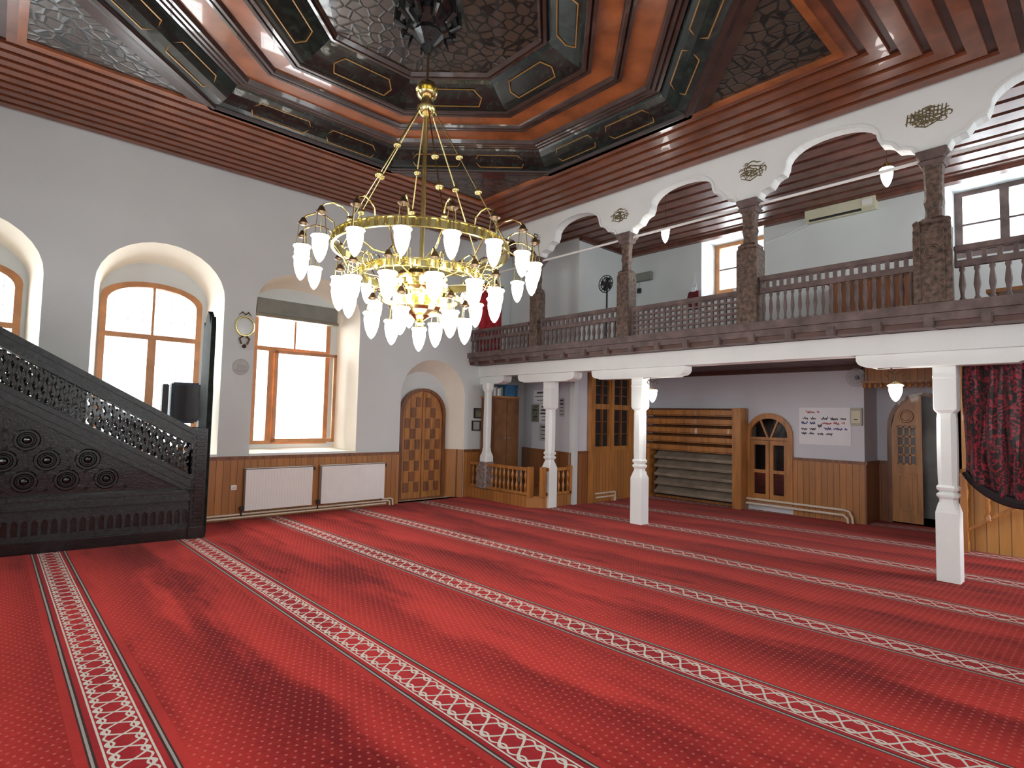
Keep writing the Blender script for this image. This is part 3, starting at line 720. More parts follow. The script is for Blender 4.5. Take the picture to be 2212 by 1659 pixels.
MB().box(11.1, 12.0, -1.2, 9.0, -0.01, 0.0).build('floor_behind', DARKG, kind='structure')
# wainscots under the gallery
wains('trim_7', FX, 2.86, 3.96, LX-0.03, LX, 1.0)
wains('trim_8', FX, 4.79, 6.95, LX-0.03, LX, 1.0)
wains('trim_9', FY, LX-0.03, 11.1, 2.83, 2.86, 1.0, PANELD)
wains('trim_10', FX, 2.70, 2.83, 11.07, 11.1, 1.0, PANELD)
wains('trim_11', FY, 8.08, 8.36, 6.92, 6.95, 0.98, PANELD)
b = MB(); dx, dy = 0.5, 1.91
b.loops([[(7.99, 7.0, 0), (8.49, 8.84, 0), (8.49, 8.84, 0.95), (7.99, 7.0, 0.95)], [(7.95, 7.0, 0), (8.45, 8.84, 0), (8.45, 8.84, 0.95), (7.95, 7.0, 0.95)]])
b.build('trim_12', PANELD, kind='structure')

# ------------------------------------------------------------ doors
def ctr(o, cx, cz, sx, sz): return [(cx+(x-cx)*sx, cz+(z-cz)*sz) for x, z in o]
d1 = struct_group('door_1', (6.05, 9.12, 0))
DO = arch(5.55, 6.57, 0.0, 1.62, 2.10)
MB().plate([DO, arch(5.61, 6.51, 0.03, 1.60, 2.04)], FY, 9.06, 9.16).build('door_frame', PINED, d1)
for s, (xa, xb) in enumerate(((5.61, 6.055), (6.065, 6.51))):
    def top(x): u = (x-6.06)/0.45; return 1.60+0.44*math.sqrt(max(0, 1-u*u))
    xs = [xa+(xb-xa)*i/8 for i in range(9)]
    lf = MB().plate([[(xa, 0.03), (xb, 0.03)]+[(x, top(x)) for x in xs[::-1]]], FY, 9.10, 9.14).build('door_leaf', PINE, d1)
    b1, b2 = MB(), MB()
    for r_ in range(9):
        for c_ in range(3):
            u0, z0 = xa+0.05+c_*0.118, 0.14+r_*0.2
            if z0+0.17 > top(u0+0.06)-0.04: continue
            (b1 if (r_+c_) % 2 else b2).box(u0, u0+0.108, 9.085, 9.10, z0, z0+0.185)
    b1.build('light_panels', PINE, lf, bevel=0.006); b2.build('dark_panels', PINED, lf, bevel=0.006)
MB().box(6.045, 6.075, 9.07, 9.10, 0.03, 2.02).build('meeting_stile', PINE, d1)

def glazed(g, cy0, cy1, zb, zs, zt, xf, leaves=2):
    O = arch(cy0, cy1, zb, zs, zt); I = arch(cy0+0.085, cy1-0.085, zb+0.07, zs, zt-0.10)
    MB().plate([O, I], FX, xf-0.05, xf+0.03).build('door_frame', PINE, g)
    m = (cy0+cy1)/2
    MB().box(xf-0.04, xf+0.02, cy0+0.07, cy1-0.07, zs-0.09, zs-0.03).build('transom', PINE, g)
    b = MB()
    for a in (62, 118):
        p = (xf-0.01, m+0.05*math.cos(R(a)), zs-0.05); q = (xf-0.01, m+(cy1-m-0.07)*math.cos(R(a)), zs+(zt-zs-0.08)*math.sin(R(a))); b.obox(p, q, 0.03, 0.03, (1, 0, 0))
    b.build('fanlight_bars', PINE, g)
    MB().plate([I], FX, xf, xf+0.004).build('door_glass', GLASS, g)
    return O, I, m
d2 = struct_group('door_2', (LX, 4.37, 0.14))
glazed(d2, 3.96, 4.79, 0.14, 1.36, 1.77, LX)
for y0, y1 in ((4.045, 4.36), (4.37, 4.705)):
    lf = MB().plate([rect(y0, y1, 0.20, 1.28), rect(y0+0.065, y1-0.065, 0.30, 0.68), rect(y0+0.065, y1-0.065, 0.74, 1.19)], FX, LX-0.04, LX).build('door_leaf', PINE, d2, bevel=0.004)
for i, (yc, zz, w_, h_, mm) in enumerate(((4.2, 0.3, 0.3, 0.5, GREYG), (4.55, 0.25, 0.2, 0.45, PAPER), (4.3, 0.9, 0.4, 0.3, SPKR))): pass
b = MB(); b.box(10.75, 11.1, 3.6, 5.2, 0, 1.9); b.build('cupboard', MB and REDBLK, kind='thing', label='dark cupboard seen through the small arched glass door', cat='cupboard')
d3 = struct_group('door_3', (11.1, 2.21, 0))
O = arch(1.72, 2.70, 0, 1.55, 2.14)
MB().plate([O, arch(1.78, 2.64, -0.001, 1.55, 2.08)], FX, 11.03, 11.12).build('door_frame', PINED, d3)
lo = arch(2.20, 2.64, 0.02, 1.55, 2.08)
def ytop(y): u = (y-2.21)/0.43; return 1.55+0.53*math.sqrt(max(0, 1-u*u))
Y = [2.22+(2.64-2.22)*i/8 for i in range(9)]
lf = MB().plate([[(2.22, 0.02)]+[(2.64, 0.02)]+[(y, ytop(y)) for y in Y[::-1]], rect(2.30, 2.56, 0.96, 1.60)], FX, 11.04, 11.08).build('door_leaf', PINE, d3)
b = MB()
for y in (2.30, 2.385, 2.47, 2.56): b.box(11.045, 11.075, y-0.012, y+0.012, 0.96, 1.62)
for z in (0.97, 1.12, 1.27, 1.42, 1.58): b.box(11.045, 11.075, 2.30, 2.56, z-0.012, z+0.012)
b.build('glazing_bars', PINE, lf)
MB().plate([rect(2.30, 2.56, 0.96, 1.60)], FX, 11.062, 11.066).build('door_glass', GLASS, lf)
b = MB(); b.plate([rect(2.29, 2.57, 0.18, 0.82), rect(2.33, 2.53, 0.22, 0.78)], FX, 11.025, 11.04); b.plate([rect(2.36, 2.50, 0.26, 0.74)], FX, 11.03, 11.04); b.torus((11.03, 2.43, 1.75), 0.09, 0.02, 14, 6, 'x')
b.build('raised_panel', PINE, lf)
lf2 = MB().box(11.08, 11.5, 1.80, 1.84, 0.02, 1.95).build('open_leaf', PINED, d3)
# glazed partition beside the corner block
d4 = struct_group('door_4', (9.0, 6.93, 0))
MB().plate([rect(8.36, 9.85, 0, 2.56), rect(8.52, 8.95, 1.06, 1.78), rect(8.52, 8.95, 1.88, 2.40), rect(9.08, 9.60, 1.06, 1.78), rect(9.08, 9.60, 1.88, 2.40)], FY, 6.88, 6.94).build('door_frame', PINE, d4)
b = MB()
for x in (8.735, 9.34): b.box(x-0.02, x+0.02, 6.885, 6.93, 1.06, 2.40)
for z in (1.30, 1.54, 2.06, 2.24): b.box(8.52, 9.60, 6.895, 6.92, z-0.008, z+0.008)
b.build('glazing_bars', PINED, d4)
MB().plate([rect(8.5, 9.62, 1.04, 2.42)], FY, 6.935, 6.945).build('dark_glass', DARKG, d4)
MB().plate([rect(8.4, 9.85, 0.02, 0.98)], FY, 6.855, 6.88).build('lower_boards', PANEL, d4)
for x in (8.385, 9.015): MB().box(x-0.04, x+0.04, 6.84, 6.90, 0, 2.56).build('upright', PINE, d4)

# ------------------------------------------------------------ chandelier
ch = thing('chandelier', 'large tiered brass chandelier with dozens of lit white torpedo glass shades', 'chandelier', (2.86, 4.40, 5.0))
HX, HY = 2.86, 4.40
def pol(r, a, z): return (HX+r*math.cos(a), HY+r*math.sin(a), z)
A0 = math.atan2(-HY, -HX)          # towards the middle of the hall floor
MB().lathe([(0.012, 5.05), (0.012, 4.72)], (HX, HY, 0), 8).build('suspension_rod', BRASSD, ch)
MB().lathe([(0.02, 4.74), (0.08, 4.73), (0.10, 4.70), (0.105, 4.67), (0.06, 4.66), (0.10, 4.63), (0.085, 4.60), (0.05, 4.58), (0.05, 4.53), (0.09, 4.50), (0.085, 4.46), (0.05, 4.42), (0.02, 4.41)], (HX, HY, 0), 24).build('top_cup', BRASS, ch, smooth=True)
MB().lathe([(0.022, 4.43), (0.022, 2.60)], (HX, HY, 0), 12).build('centre_rod', BRASS, ch, smooth=True)
def band(name, r, z, h, rib=0):
    b = MB(); b.lathe([(r-0.015, z-h/2), (r+0.012, z-h/2), (r+0.012, z-h/2+0.01), (r, z-h/2+0.012), (r, z+h/2-0.012), (r+0.012, z+h/2-0.01), (r+0.012, z+h/2), (r-0.015, z+h/2), (r-0.015, z-h/2)], (HX, HY, 0), 64)
    for f in [f for f in b.bm.faces if len(f.verts) > 10]: b.bm.faces.remove(f)
    for i in range(rib):
        a = 2*PI*i/rib; b.box(HX+(r+0.004)*math.cos(a)-0.012, HX+(r+0.004)*math.cos(a)+0.012, HY+(r+0.004)*math.sin(a)-0.012, HY+(r+0.004)*math.sin(a)+0.012, z-h/2+0.012, z+h/2-0.012)
    return b.build(name, BRASS, ch)
band('upper_ring', 0.80, 3.13, 0.085, 60)
band('middle_ring', 0.55, 2.87, 0.07, 40)
band('inner_ring', 0.36, 2.66, 0.05, 24)
MB().lathe([(0.05, 2.92), (0.22, 2.90), (0.25, 2.86), (0.22, 2.83), (0.22, 2.78), (0.25, 2.75), (0.22, 2.72), (0.22, 2.60), (0.25, 2.57), (0.23, 2.54), (0.10, 2.51), (0.03, 2.46), (0.05, 2.44), (0.01, 2.42)], (HX, HY, 0), 24).build('centre_drum', BRASS, ch)
LITG = emit('lit_drum_glass', (1, 0.96, 0.82), 3.0)
for i in range(12):
    a = 2*PI*i/12
    for z0, z1 in ((2.605, 2.715), (2.785, 2.825)): MB().box(HX+0.222*math.cos(a)-0.02, HX+0.222*math.cos(a)+0.02, HY+0.222*math.sin(a)-0.02, HY+0.222*math.sin(a)+0.02, z0, z1).build('lit_pane', LITG, ch)
for i in range(6):          # suspension stays with brass balls
    a = A0+R(12)+2*PI*i/6; p, q = Vector(pol(0.07, a, 4.48)), Vector(pol(0.80, a, 3.17))
    st = MB().tube([p, q], 0.007, 6).build('stay', BRASS, ch)
    for t in ((0.36, 0.62) if i % 2 else (0.48, 0.74)): MB().ball(p.lerp(q, t), 0.036, 10, 0.85).build('brass_ball', BRASS, st, smooth=True)
    MB().ball(q+Vector((0, 0, 0.02)), 0.026, 8).build('brass_ball', BRASS, st, smooth=True)
b = MB()
for i in range(6):          # flat bars tying the rings to the centre rod
    a = A0+R(12)+2*PI*i/6
    b.tube([pol(0.80, a, 3.10), pol(0.55, a, 3.0), pol(0.02, a, 3.02)], 0.008, 6); b.tube([pol(0.55, a+0.5, 2.86), pol(0.2, a+0.5, 2.82)], 0.007, 6); b.tube([pol(0.79, a+0.5, 3.10), pol(0.66, a+0.5, 2.93), pol(0.55, a+0.5, 2.88)], 0.007, 6)
b.build('cross_bars', BRASS, ch)
for i in range(12):         # scroll ornaments round the middle ring
    a = A0+2*PI*(i+0.5)/12; b = MB()
    pts = [pol(0.55, a, 2.90)]
    for k2 in range(15): t = k2/14; rr_ = 0.075*(1-0.75*t); an = -1.2+t*7.2; pts.append(pol(0.62+rr_*math.cos(an), a, 2.90+rr_*math.sin(an)))
    b.tube(pts, 0.006, 6)
    pts = [pol(0.56+0.16*t, a+0.13, 2.84-0.08*math.sin(PI*t)+0.10*t) for t in [j/8 for j in range(9)]]
    b.tube(pts, 0.006, 6)
    b.build('scroll_ornament', BRASS, ch)
GL = [(0.066, 0.215), (0.074, 0.205), (0.060, 0.185), (0.062, 0.15), (0.056, 0.11), (0.046, 0.07), (0.030, 0.03), (0.014, 0.008), (0.004, 0.0)]
def tier(n, ph, rr, rl, zr, ztop, zcap, ztip, gs):
    for i in range(n):
        a = A0+R(ph)+2*PI*i/n
        ar = MB().tube([pol(rr, a, zr), pol(rr+(rl-rr)*0.05, a, zr+(ztop-zr)*0.6), pol(rr+(rl-rr)*0.30, a, ztop-0.01), pol(rr+(rl-rr)*0.62, a, ztop), pol(rr+(rl-rr)*0.92, a, ztop-0.04), pol(rl, a, zcap+0.04)], 0.007, 6).build('arm', BRASS, ch, smooth=True)
        c = pol(rl, a, 0)
        MB().lathe([(0.006, zcap+0.055), (0.018, zcap+0.045), (0.032, zcap+0.015), (0.046, zcap), (0.03, zcap-0.012), (0.006, zcap-0.014)], c, 12).build('bell_cap', BRASSD, ar, smooth=True)
        zt = ztip+0.215*gs; b = MB()
        for j in range(3):
            w_ = a+2*PI*j/3; b.tube([(c[0]+0.03*math.cos(w_), c[1]+0.03*math.sin(w_), zcap-0.005), (c[0]+0.05*math.cos(w_), c[1]+0.05*math.sin(w_), zt-0.01)], 0.0035, 5)
        b.torus((c[0], c[1], zt), 0.062*gs, 0.006, 16, 6)
        b.build('shade_holder', BRASS, ar)
        MB().lathe([(r*gs, z*gs) for r, z in GL], (c[0], c[1], ztip), 14).build('glass_shade', SHADE, ar, smooth=True)
tier(18, -8, 0.80, 1.06, 3.16, 3.28, 3.17, 2.77, 1.0)
tier(12, 8.5, 0.55, 0.72, 2.89, 2.97, 2.87, 2.50, 1.12)
tier(6, -22, 0.36, 0.43, 2.66, 2.72, 2.64, 2.27, 1.12)
b = MB()
for j in range(4): w_ = 2*PI*j/4; b.tube([(HX+0.03*math.cos(w_), HY+0.03*math.sin(w_), 2.47), (HX+0.045*math.cos(w_), HY+0.045*math.sin(w_), 2.40)], 0.004, 5)
b.torus((HX, HY, 2.40), 0.06, 0.006, 16, 6); b.build('shade_holder', BRASS, ch)
MB().lathe([(r, z) for r, z in GL], (HX, HY, 2.18), 16).build('glass_shade', SHADE, ch, smooth=True)

# ------------------------------------------------------------ small pendant lamps of the gallery
def pendant(name, label, x, y, ztip, ztop, s, grp):
    ztop = 5.035
    t = thing(name, label, 'lamp', (x, y, ztop), grp)
    MB().tube([(x, y, ztop), (x, y, ztip+0.27*s)], 0.004, 6).build('cord', BRASSD, t)
    MB().lathe([(0.035, ztop), (0.04, ztop-0.02), (0.01, ztop-0.035)], (x, y, 0), 12).build('ceiling_cup', BRASS, t)
    MB().lathe([(0.008, ztip+0.29*s), (0.03*s, ztip+0.27*s), (0.05*s, ztip+0.225*s), (0.066*s, ztip+0.21*s)], (x, y, 0), 12).build('lamp_cap', BRASS, t, smooth=True)
    MB().lathe([(r*s, z*s) for r, z in GL], (x, y, ztip), 14).build('glass_shade', SHADE, t, smooth=True)
bulb_spots = ((7.30, 4.61, 4.14), (7.30, 1.75, 4.17))
pendant('pendant_lamp', 'lit glass pendant hanging in the gallery arch above the lattice railing', 7.30, 4.61, 4.26, 4.97, 0.95, 'glass pendants in the gallery arches')
pendant('pendant_lamp', 'lit glass pendant hanging in the arch beside the air conditioner', 7.30, 1.75, 4.29, 4.97, 1.0, 'glass pendants in the gallery arches')
def bulb(x, y, z, e):
    l = bpy.data.lights.new('lamp_bulb', 'POINT'); l.energy = e; l.color = (1, 0.96, 0.92); l.shadow_soft_size = 0.09
    o = bpy.data.objects.new('lamp_bulb', l); C.objects.link(o); o.location = (x, y, z)
def bracket_lamp(label, x, y, ztip):
    bulb(x, y, ztip-0.11, 10)
    t = thing('bracket_lamp', label, 'lamp', (x, y, ztip+0.35), 'brass lamps under the gallery beam')
    b = MB()
    b.tube([(x, y+0.02, ztip+0.20), (x, y, ztip+0.33), (x, y+0.05, ztip+0.38), (x, y+0.16, ztip+0.37), (x, y+0.22, ztip+0.42)], 0.007, 6)
    for k2 in (-1, 1): b.tube([(x, y, ztip+0.30), (x, y+k2*0.07, ztip+0.34), (x, y+k2*0.10, ztip+0.30), (x, y+k2*0.07, ztip+0.28)], 0.006, 6)
    for k2 in range(5): b.ball((x, y-0.2+k2*0.1, ztip+0.40+0.01*(k2 % 2)), 0.018, 6)
    b.build('scrolled_arm', BRASSD, t)
    MB().lathe([(0.02, ztip+0.22), (0.05, ztip+0.205), (0.07, ztip+0.19)], (x, y, 0), 12).build('lamp_cap', BRASS, t)
    MB().lathe([(r*1.05, z*0.86) for r, z in GL], (x, y, ztip), 14).build('glass_shade', SHADE, t, smooth=True)
for q in bulb_spots: bulb(*q, 7)
bracket_lamp('lit glass lamp on a dark scroll arm right of the second white column', 7.30, 4.81, 1.86)
bracket_lamp('lit glass lamp on a scroll arm in front of the wooden recess canopy', 7.30, 1.70, 1.86)

# ------------------------------------------------------------ minbar (carved stair pulpit)
mb = thing('minbar', 'tall black carved wooden pulpit staircase with pierced handrail at the left wall', 'pulpit', (2.02, 7.88, 0), local=True, rz=R(-5))
XE = -3.55
def zt_(x): return 1.33+(-0.12-x)*0.575           # top of the handrail
def side(y, tag):
    s = 0.045
    MB().box(XE, 0.0, y-0.02, y+0.06, 0.0, 0.13).build('plinth', BLACKW, mb, bevel=0.01)
    b = MB()                                   # pierced skirting of small arches
    n = 40; L = []
    for i in range(n): xx = XE+0.04+(-0.2-XE)*i/n; L.append(arch(xx+0.012, xx+0.068, 0.19, 0.30, 0.36, 6)[::-1])
    b.plate([rect(XE, -0.1, 0.13, 0.47)]+L, FY, y+0.01, y+0.035); b.build('arched_skirting', HILITB, mb)
    MB().box(XE, -0.1, y+0.036, y+0.045, 0.13, 0.47).build('skirting_back', BLACKW, mb)
    b = MB(); b.box(XE, -0.1, y-0.03, y+0.05, 0.47, 0.50); b.box(XE, -0.1, y-0.015, y+0.05, 0.50, 0.57); b.box(XE, -0.1, y-0.035, y+0.05, 0.57, 0.61); b.build('base_moulding', HILITB, mb)
    xa = -0.14
    MB().plate([[(XE, 0.60), (xa, 0.60), (xa, max(0.61, zt_(xa)-0.80)), (XE, zt_(XE)-0.80)]], FY, y+0.035, y+0.055).build('carved_panel', BLACKW, mb)
    b = MB()                                   # sloping moulding below the pierced band
    for dz, hh, ww in ((-0.60, 0.05, 0.10), (-0.68, 0.08, 0.07), (-0.76, 0.05, 0.09)):
        b.obox((XE, y+0.01, zt_(XE)+dz), (xa, y+0.01, zt_(xa)+dz), ww, hh)
    b.build('sloping_moulding', HILITB, mb)
    b = MB()                                   # handrail
    for dz, hh, ww in ((-0.03, 0.06, 0.12), (-0.10, 0.07, 0.07), (-0.17, 0.05, 0.10)):
        b.obox((XE, y+0.01, zt_(XE)+dz), (xa, y+0.01, zt_(xa)+dz), ww, hh)
    b.build('handrail', HILITB, mb)
    b = MB()                                   # pierced interlace between
    x = XE; st = 0.075
    while x < xa-0.02:
        za, zb = -0.21, -0.57; x1 = x
        for dx in (-st*1.6, st*1.6):
            p, q = (x1, y+0.01, zt_(x1)+za), (x1+dx, y+0.01, zt_(x1+dx)+zb)
            if q[0] < xa and q[0] > XE-0.01: b.obox(p, q, 0.03, 0.016, (0, 1, 0))
        for zz in (-0.27, -0.35, -0.43, -0.51):
            b.torus((x1+0.03, y+0.01, zt_(x1+0.03)+zz), 0.024, 0.009, 10, 5, 'y')
        x += st
    b.build('pierced_band', BLACKW, mb)
    # knotwork carved in relief on the big triangle
    b = MB(); rnd = random.Random(3)
    P_ = 0.36; row = 0; gz = 0.78
    while gz < 3.0:
        gx = -0.30-(P_/2 if row % 2 else 0)
        while gx > XE+0.1:
            lim = zt_(gx)-0.83; yy_ = y+0.010
            if gz+0.09 < lim:
                b.torus((gx, yy_+0.005, gz), 0.098, 0.022, 18, 6, 'y'); b.torus((gx, yy_+0.005, gz), 0.050, 0.014, 12, 6, 'y'); b.ball((gx, yy_, gz), 0.034, 8)
            for k2 in range(6):
                a = PI*k2/3+0.26
                p = (gx+0.105*math.cos(a), yy_+0.01, gz+0.105*math.sin(a)); q = (gx+0.235*math.cos(a+0.3), yy_+0.01, gz+0.235*math.sin(a+0.3))
                if q[2] < zt_(q[0])-0.84 and 0.63 < q[2] and q[0] < -0.15 and p[2] < zt_(p[0])-0.84: b.obox(p, q, 0.036, 0.030, (0, 1, 0))
            gx -= P_
        gz += P_*0.62; row += 1
    b.build('knotwork', BLACKW, mb)
side(0.0, 'near'); side(0.56, 'far')
for y0 in (-0.035, 0.50):
    b = MB(); b.box(-0.16, 0.0, y0, y0+0.12, 0, 1.36); b.box(-0.175, 0.015, y0-0.015, y0+0.135, 0, 0.14)
    for z in [0.2+0.085*i for i in range(13)]: b.box(-0.13, -0.03, y0-0.012, y0, z, z+0.055)
    b.build('corner_post', BLACKW, mb, bevel=0.006)
b = MB()
b.plate([[(0.02, 0), (0.60, 0), (0.60, 2.62), (0.56, 2.78), (0.50, 2.70), (0.42, 2.84), (0.31, 2.90), (0.20, 2.84), (0.12, 2.70), (0.06, 2.80), (0.02, 2.66)]], FX, -0.02, 0.035)
for zz in (0.4, 0.9, 1.4, 1.9, 2.4): b.torus((0.035, 0.31, zz), 0.14, 0.015, 16, 5, 'x')
b.build('front_portal', mat('green_black_wood', (0.014, 0.018, 0.016), 0.85, var=0.3, scale=12, spec=0.1), mb)
MB().plate([arch(0.10, 0.52, 0.03, 1.75, 2.11), arch(0.14, 0.48, 0.07, 1.75, 2.07)[::-1]], FX, 0.03, 0.055).build('portal_arch', REDBLK, mb)
b = MB()
for i in range(11):
    xx = -0.25-i*0.30; b.box(xx-0.30, xx, 0.06, 0.54, 0.13, 0.30+i*0.19)
b.build('steps', REDBLK, mb)

# loudspeaker behind the minbar
sp = thing('loudspeaker', 'blue-grey loudspeaker cabinet behind the pulpit rail against the bright window', 'loudspeaker', (1.93, 8.98, 0.96))
MB().box(1.80, 2.16, 8.90, 9.10, 1.42, 1.97, ).build('cabinet', SPKR, sp, bevel=0.02)
MB().box(1.83, 2.13, 8.885, 8.90, 1.46, 1.93).build('front_grille', BLACK, sp)
MB().box(1.70, 1.775, 8.94, 9.06, 1.42, 1.94).build('side_cabinet', BLACK, sp, bevel=0.01)
MB().tube([(1.95, 9.0, 0.96), (1.95, 9.0, 1.42)], 0.02, 8).build('stand_pole', BLACK, sp)
MB().box(1.68, 2.1, 8.9, 9.1, 1.40, 1.42).build('stand_plate', BLACK, sp)
MB().lathe([(0.14, 0.96), (0.14, 0.98), (0.03, 0.99)], (1.95, 9.02, 0), 14).build('stand_foot', BLACK, sp)

# ------------------------------------------------------------ radiators, pipes, socket
def radiator(x0, x1, label):
    t = thing('radiator', label, 'radiator', ((x0+x1)/2, 8.77, 0.14), 'white panel radiators under the window')
    b = MB(); b.box(x0, x1, 8.70, 8.715, 0.14, 0.745)
    n = int((x1-x0)/0.042)
    for i in range(n): xx = x0+0.02+(x1-x0-0.04)*(i+0.5)/n; b.box(xx-0.012, xx+0.012, 8.696, 8.70, 0.17, 0.72)
    b.build('front_panel', WHITE, t)
    MB().box(x0, x1, 8.715, 8.79, 0.15, 0.735).build('body', RADG, t)
    b = MB(); b.box(x0, x1, 8.70, 8.79, 0.735, 0.75); b.build('top_grille', WHITE, t)
    b = MB(); b.box(x1+0.005, x1+0.05, 8.73, 8.77, 0.68, 0.73); b.tube([(x1, 8.75, 0.705), (x1+0.03, 8.75, 0.705)], 0.012, 8); b.build('valve', BLACK, t)
    b = MB(); b.box(x0-0.05, x0-0.005, 8.73, 8.77, 0.15, 0.20); b.tube([(x0-0.03, 8.75, 0.05), (x0-0.03, 8.75, 0.17), (x0, 8.75, 0.18)], 0.011, 8); b.build('return_valve', BLACK, t)
    return t
radiator(2.77, 3.77, 'white panel radiator nearer the pulpit and the wall socket')
radiator(3.92, 5.05, 'white panel radiator nearer the arched wooden door')
b = MB(); b.tube([(2.2, 8.77, 0.085), (5.16, 8.77, 0.085), (5.20, 8.77, 0.075), (5.21, 8.77, 0.0)], 0.014, 8); b.tube([(2.2, 8.72, 0.05), (5.10, 8.72, 0.05)], 0.014, 8)
b.tube([(5.05, 8.77, 0.12), (5.22, 8.77, 0.12), (5.26, 8.77, 0.10), (5.27, 8.77, 0.0)], 0.014, 8)
b.build('heating_pipe', PIPE, label='cream heating pipes running low along the wall under the radiators', cat='pipe', kind='thing')
b = MB(); b.tube([(10.30, 4.75, 0.20), (10.30, 3.14, 0.20), (10.30, 3.06, 0.18), (10.30, 3.02, 0.10), (10.30, 3.01, 0.0)], 0.02, 8); b.tube([(10.27, 4.75, 0.12), (10.27, 3.14, 0.12), (10.27, 3.08, 0.07), (10.27, 3.07, 0.0)], 0.02, 8)
b.build('heating_pipe', PIPE, label='cream heating pipes along the back wall below the small arched glass door', cat='pipe', kind='thing')
b = MB(); b.tube([(8.5, 6.84, 0.17), (9.1, 6.84, 0.17), (9.12, 6.84, 0)], 0.016, 8); b.tube([(8.5, 6.82, 0.10), (9.05, 6.82, 0.10), (9.06, 6.82, 0)], 0.016, 8)
b.build('heating_pipe', PIPE, label='short pipes low on the partition right of the platform', cat='pipe', kind='thing')
t = thing('wall_socket', 'white socket on the wooden panelling left of the radiators', 'socket', (2.64, 8.81, 0.44))
MB().box(2.60, 2.68, 8.805, 8.82, 0.44, 0.51).build('plate', WHITE, t, bevel=0.003)
MB().lathe([(0.025, 0), (0.025, 0.004)], (2.64, 8.80, 0.47), 12).build('face', RADG, t)

# shade box over the third window
t = thing('roller_blind', 'grey rolled sun shade across the top of the tall window', 'shade', (3.6, 9.22, 3.14))
MB().box(2.94, 4.28, 9.13, 9.24, 3.13, 3.38).build('rolled_fabric', GREYG, t, bevel=0.01)
MB().box(2.93, 4.29, 9.11, 9.25, 3.08, 3.13).build('bottom_bar', mat('olive_wood_strip', (0.22, 0.19, 0.13), 0.5), t)

# wall plaques between the windows
t = thing('wall_ornament', 'oval gilt ring ornament with a crest above the round plaque on the wall', 'ornament', (2.69, 8.83, 2.55))
b = MB(); b.torus((2.69, 8.83, 2.85), 0.125, 0.014, 28, 6, 'y', (1, 1.15)); b.build('ring', BRASS, t)
MB().lathe([(0.12, 0)], (0, 0, 0), 3) if False else None
b = MB(); b.plate([[(2.69+0.115*math.cos(2*PI*i/24), 2.85+0.13*math.sin(2*PI*i/24)) for i in range(24)]], FY, 8.835, 8.848); b.build('face', MIRROR, t)
b = MB()
for k2 in (-1, 1):
    b.tube([(2.69, 8.83, 3.02), (2.69+k2*0.04, 8.83, 3.06), (2.69+k2*0.09, 8.83, 3.01)], 0.012, 6, [0.006, 0.012, 0.004])
    b.tube([(2.69+k2*0.02, 8.82, 2.70), (2.69+k2*0.07, 8.82, 2.66), (2.69+k2*0.04, 8.82, 2.58)], 0.014, 6)
b.ball((2.69, 8.82, 2.55), 0.03, 8); b.build('crest', BRASSD, t)
t = thing('wall_plaque', 'pale round plaque with raised lettering below the gilt ring', 'plaque', (2.66, 8.83, 2.12))
b = MB(); b.plate([[(2.66+0.115*math.cos(2*PI*i/28), 2.24+0.12*math.sin(2*PI*i/28)) for i in range(28)]], FY, 8.825, 8.849); b.build('disc', mat('pale_grey_plaque', (0.50, 0.50, 0.49), 0.5), t)
b = MB(); b.torus((2.66, 8.825, 2.24), 0.105, 0.008, 28, 6, 'y')
rnd = random.Random(5)
for k2 in range(5):
    x = 2.60+0.028*k2; b.tube([(x, 8.82, 2.20), (x+0.01, 8.82, 2.26), (x+0.03, 8.82, 2.28-0.01*k2)], 0.005, 5)
b.tube([(2.58, 8.82, 2.19), (2.66, 8.82, 2.17), (2.74, 8.82, 2.20)], 0.012, 5); b.build('lettering', RADG, t)

# ------------------------------------------------------------ calligraphy painted on the arcade spandrels
def calligraphy(y, z, w_, h_, label, seed, wide):
    rnd = random.Random(seed); b = MB(); x = GX-0.002
    def stroke(pts, r0):
        n = len(pts); rr = [r0*(0.35+0.65*math.sin(PI*(i+0.6)/(n+0.2))) for i in range(n)]
        b.tube([(x, y+u*w_, z+v*h_) for u, v in pts], r0, 5, rr)
    if wide:
        for i in range(11):
            u = -0.36+0.078*i; stroke([(u+0.03, -0.12+0.05*math.sin(i)), (u+0.015, 0.1), (u-0.005, 0.30+0.12*math.sin(PI*(i+1)/12))], 0.008)
    for i in range(9 if wide else 8):
        u = -0.40+0.8*i/8; lim = math.sqrt(max(0, 0.25-u*u*0.9))
        st, v0 = rnd.uniform(0.06, 0.12), -lim*0.55+rnd.uniform(0, 0.15)
        stroke([(u+st*math.cos(t)*1.1, v0+st*1.5*math.sin(t)) for t in [a*0.75+rnd.uniform(0, 1) for a in range(6)]], 0.008)
    for i in range(26):
        a = rnd.uniform(0, 2*PI); q = rnd.uniform(0.05, 0.40); u, v = q*math.cos(a)*(1.0 if wide else 0.9), q*math.sin(a); tt_ = rnd.uniform(-0.6, 1.2); L_ = rnd.uniform(0.08, 0.2)
        stroke([(u, v), (u+L_*0.5*math.cos(tt_), v+L_*0.5*math.sin(tt_)+0.04), (u+L_*math.cos(tt_), v+L_*math.sin(tt_))], 0.009)
    for i in range(5):
        v = -0.32+0.17*i; wv = math.sqrt(max(0.02, 0.25-v*v))*(0.95 if not wide else 0.8)
        s0 = rnd.uniform(-0.15, 0.1)
        stroke([(-wv+s0*0.3+k2*wv*0.38, v+0.07*math.sin(k2*1.6+i)) for k2 in range(6)], 0.009)
    for i in range(10):
        a = rnd.uniform(0, 2*PI); q = rnd.uniform(0.1, 0.42); b.ball((x, y+q*w_*math.cos(a), z+q*h_*math.sin(a)), 0.008, 4)
    for v in b.bm.verts: v.co.x = GX-0.001-(GX-v.co.x)*0.4
    return b.build('calligraphy', INKG, label=label, cat='calligraphy', kind='thing', group='gold calligraphy on the gallery arcade')
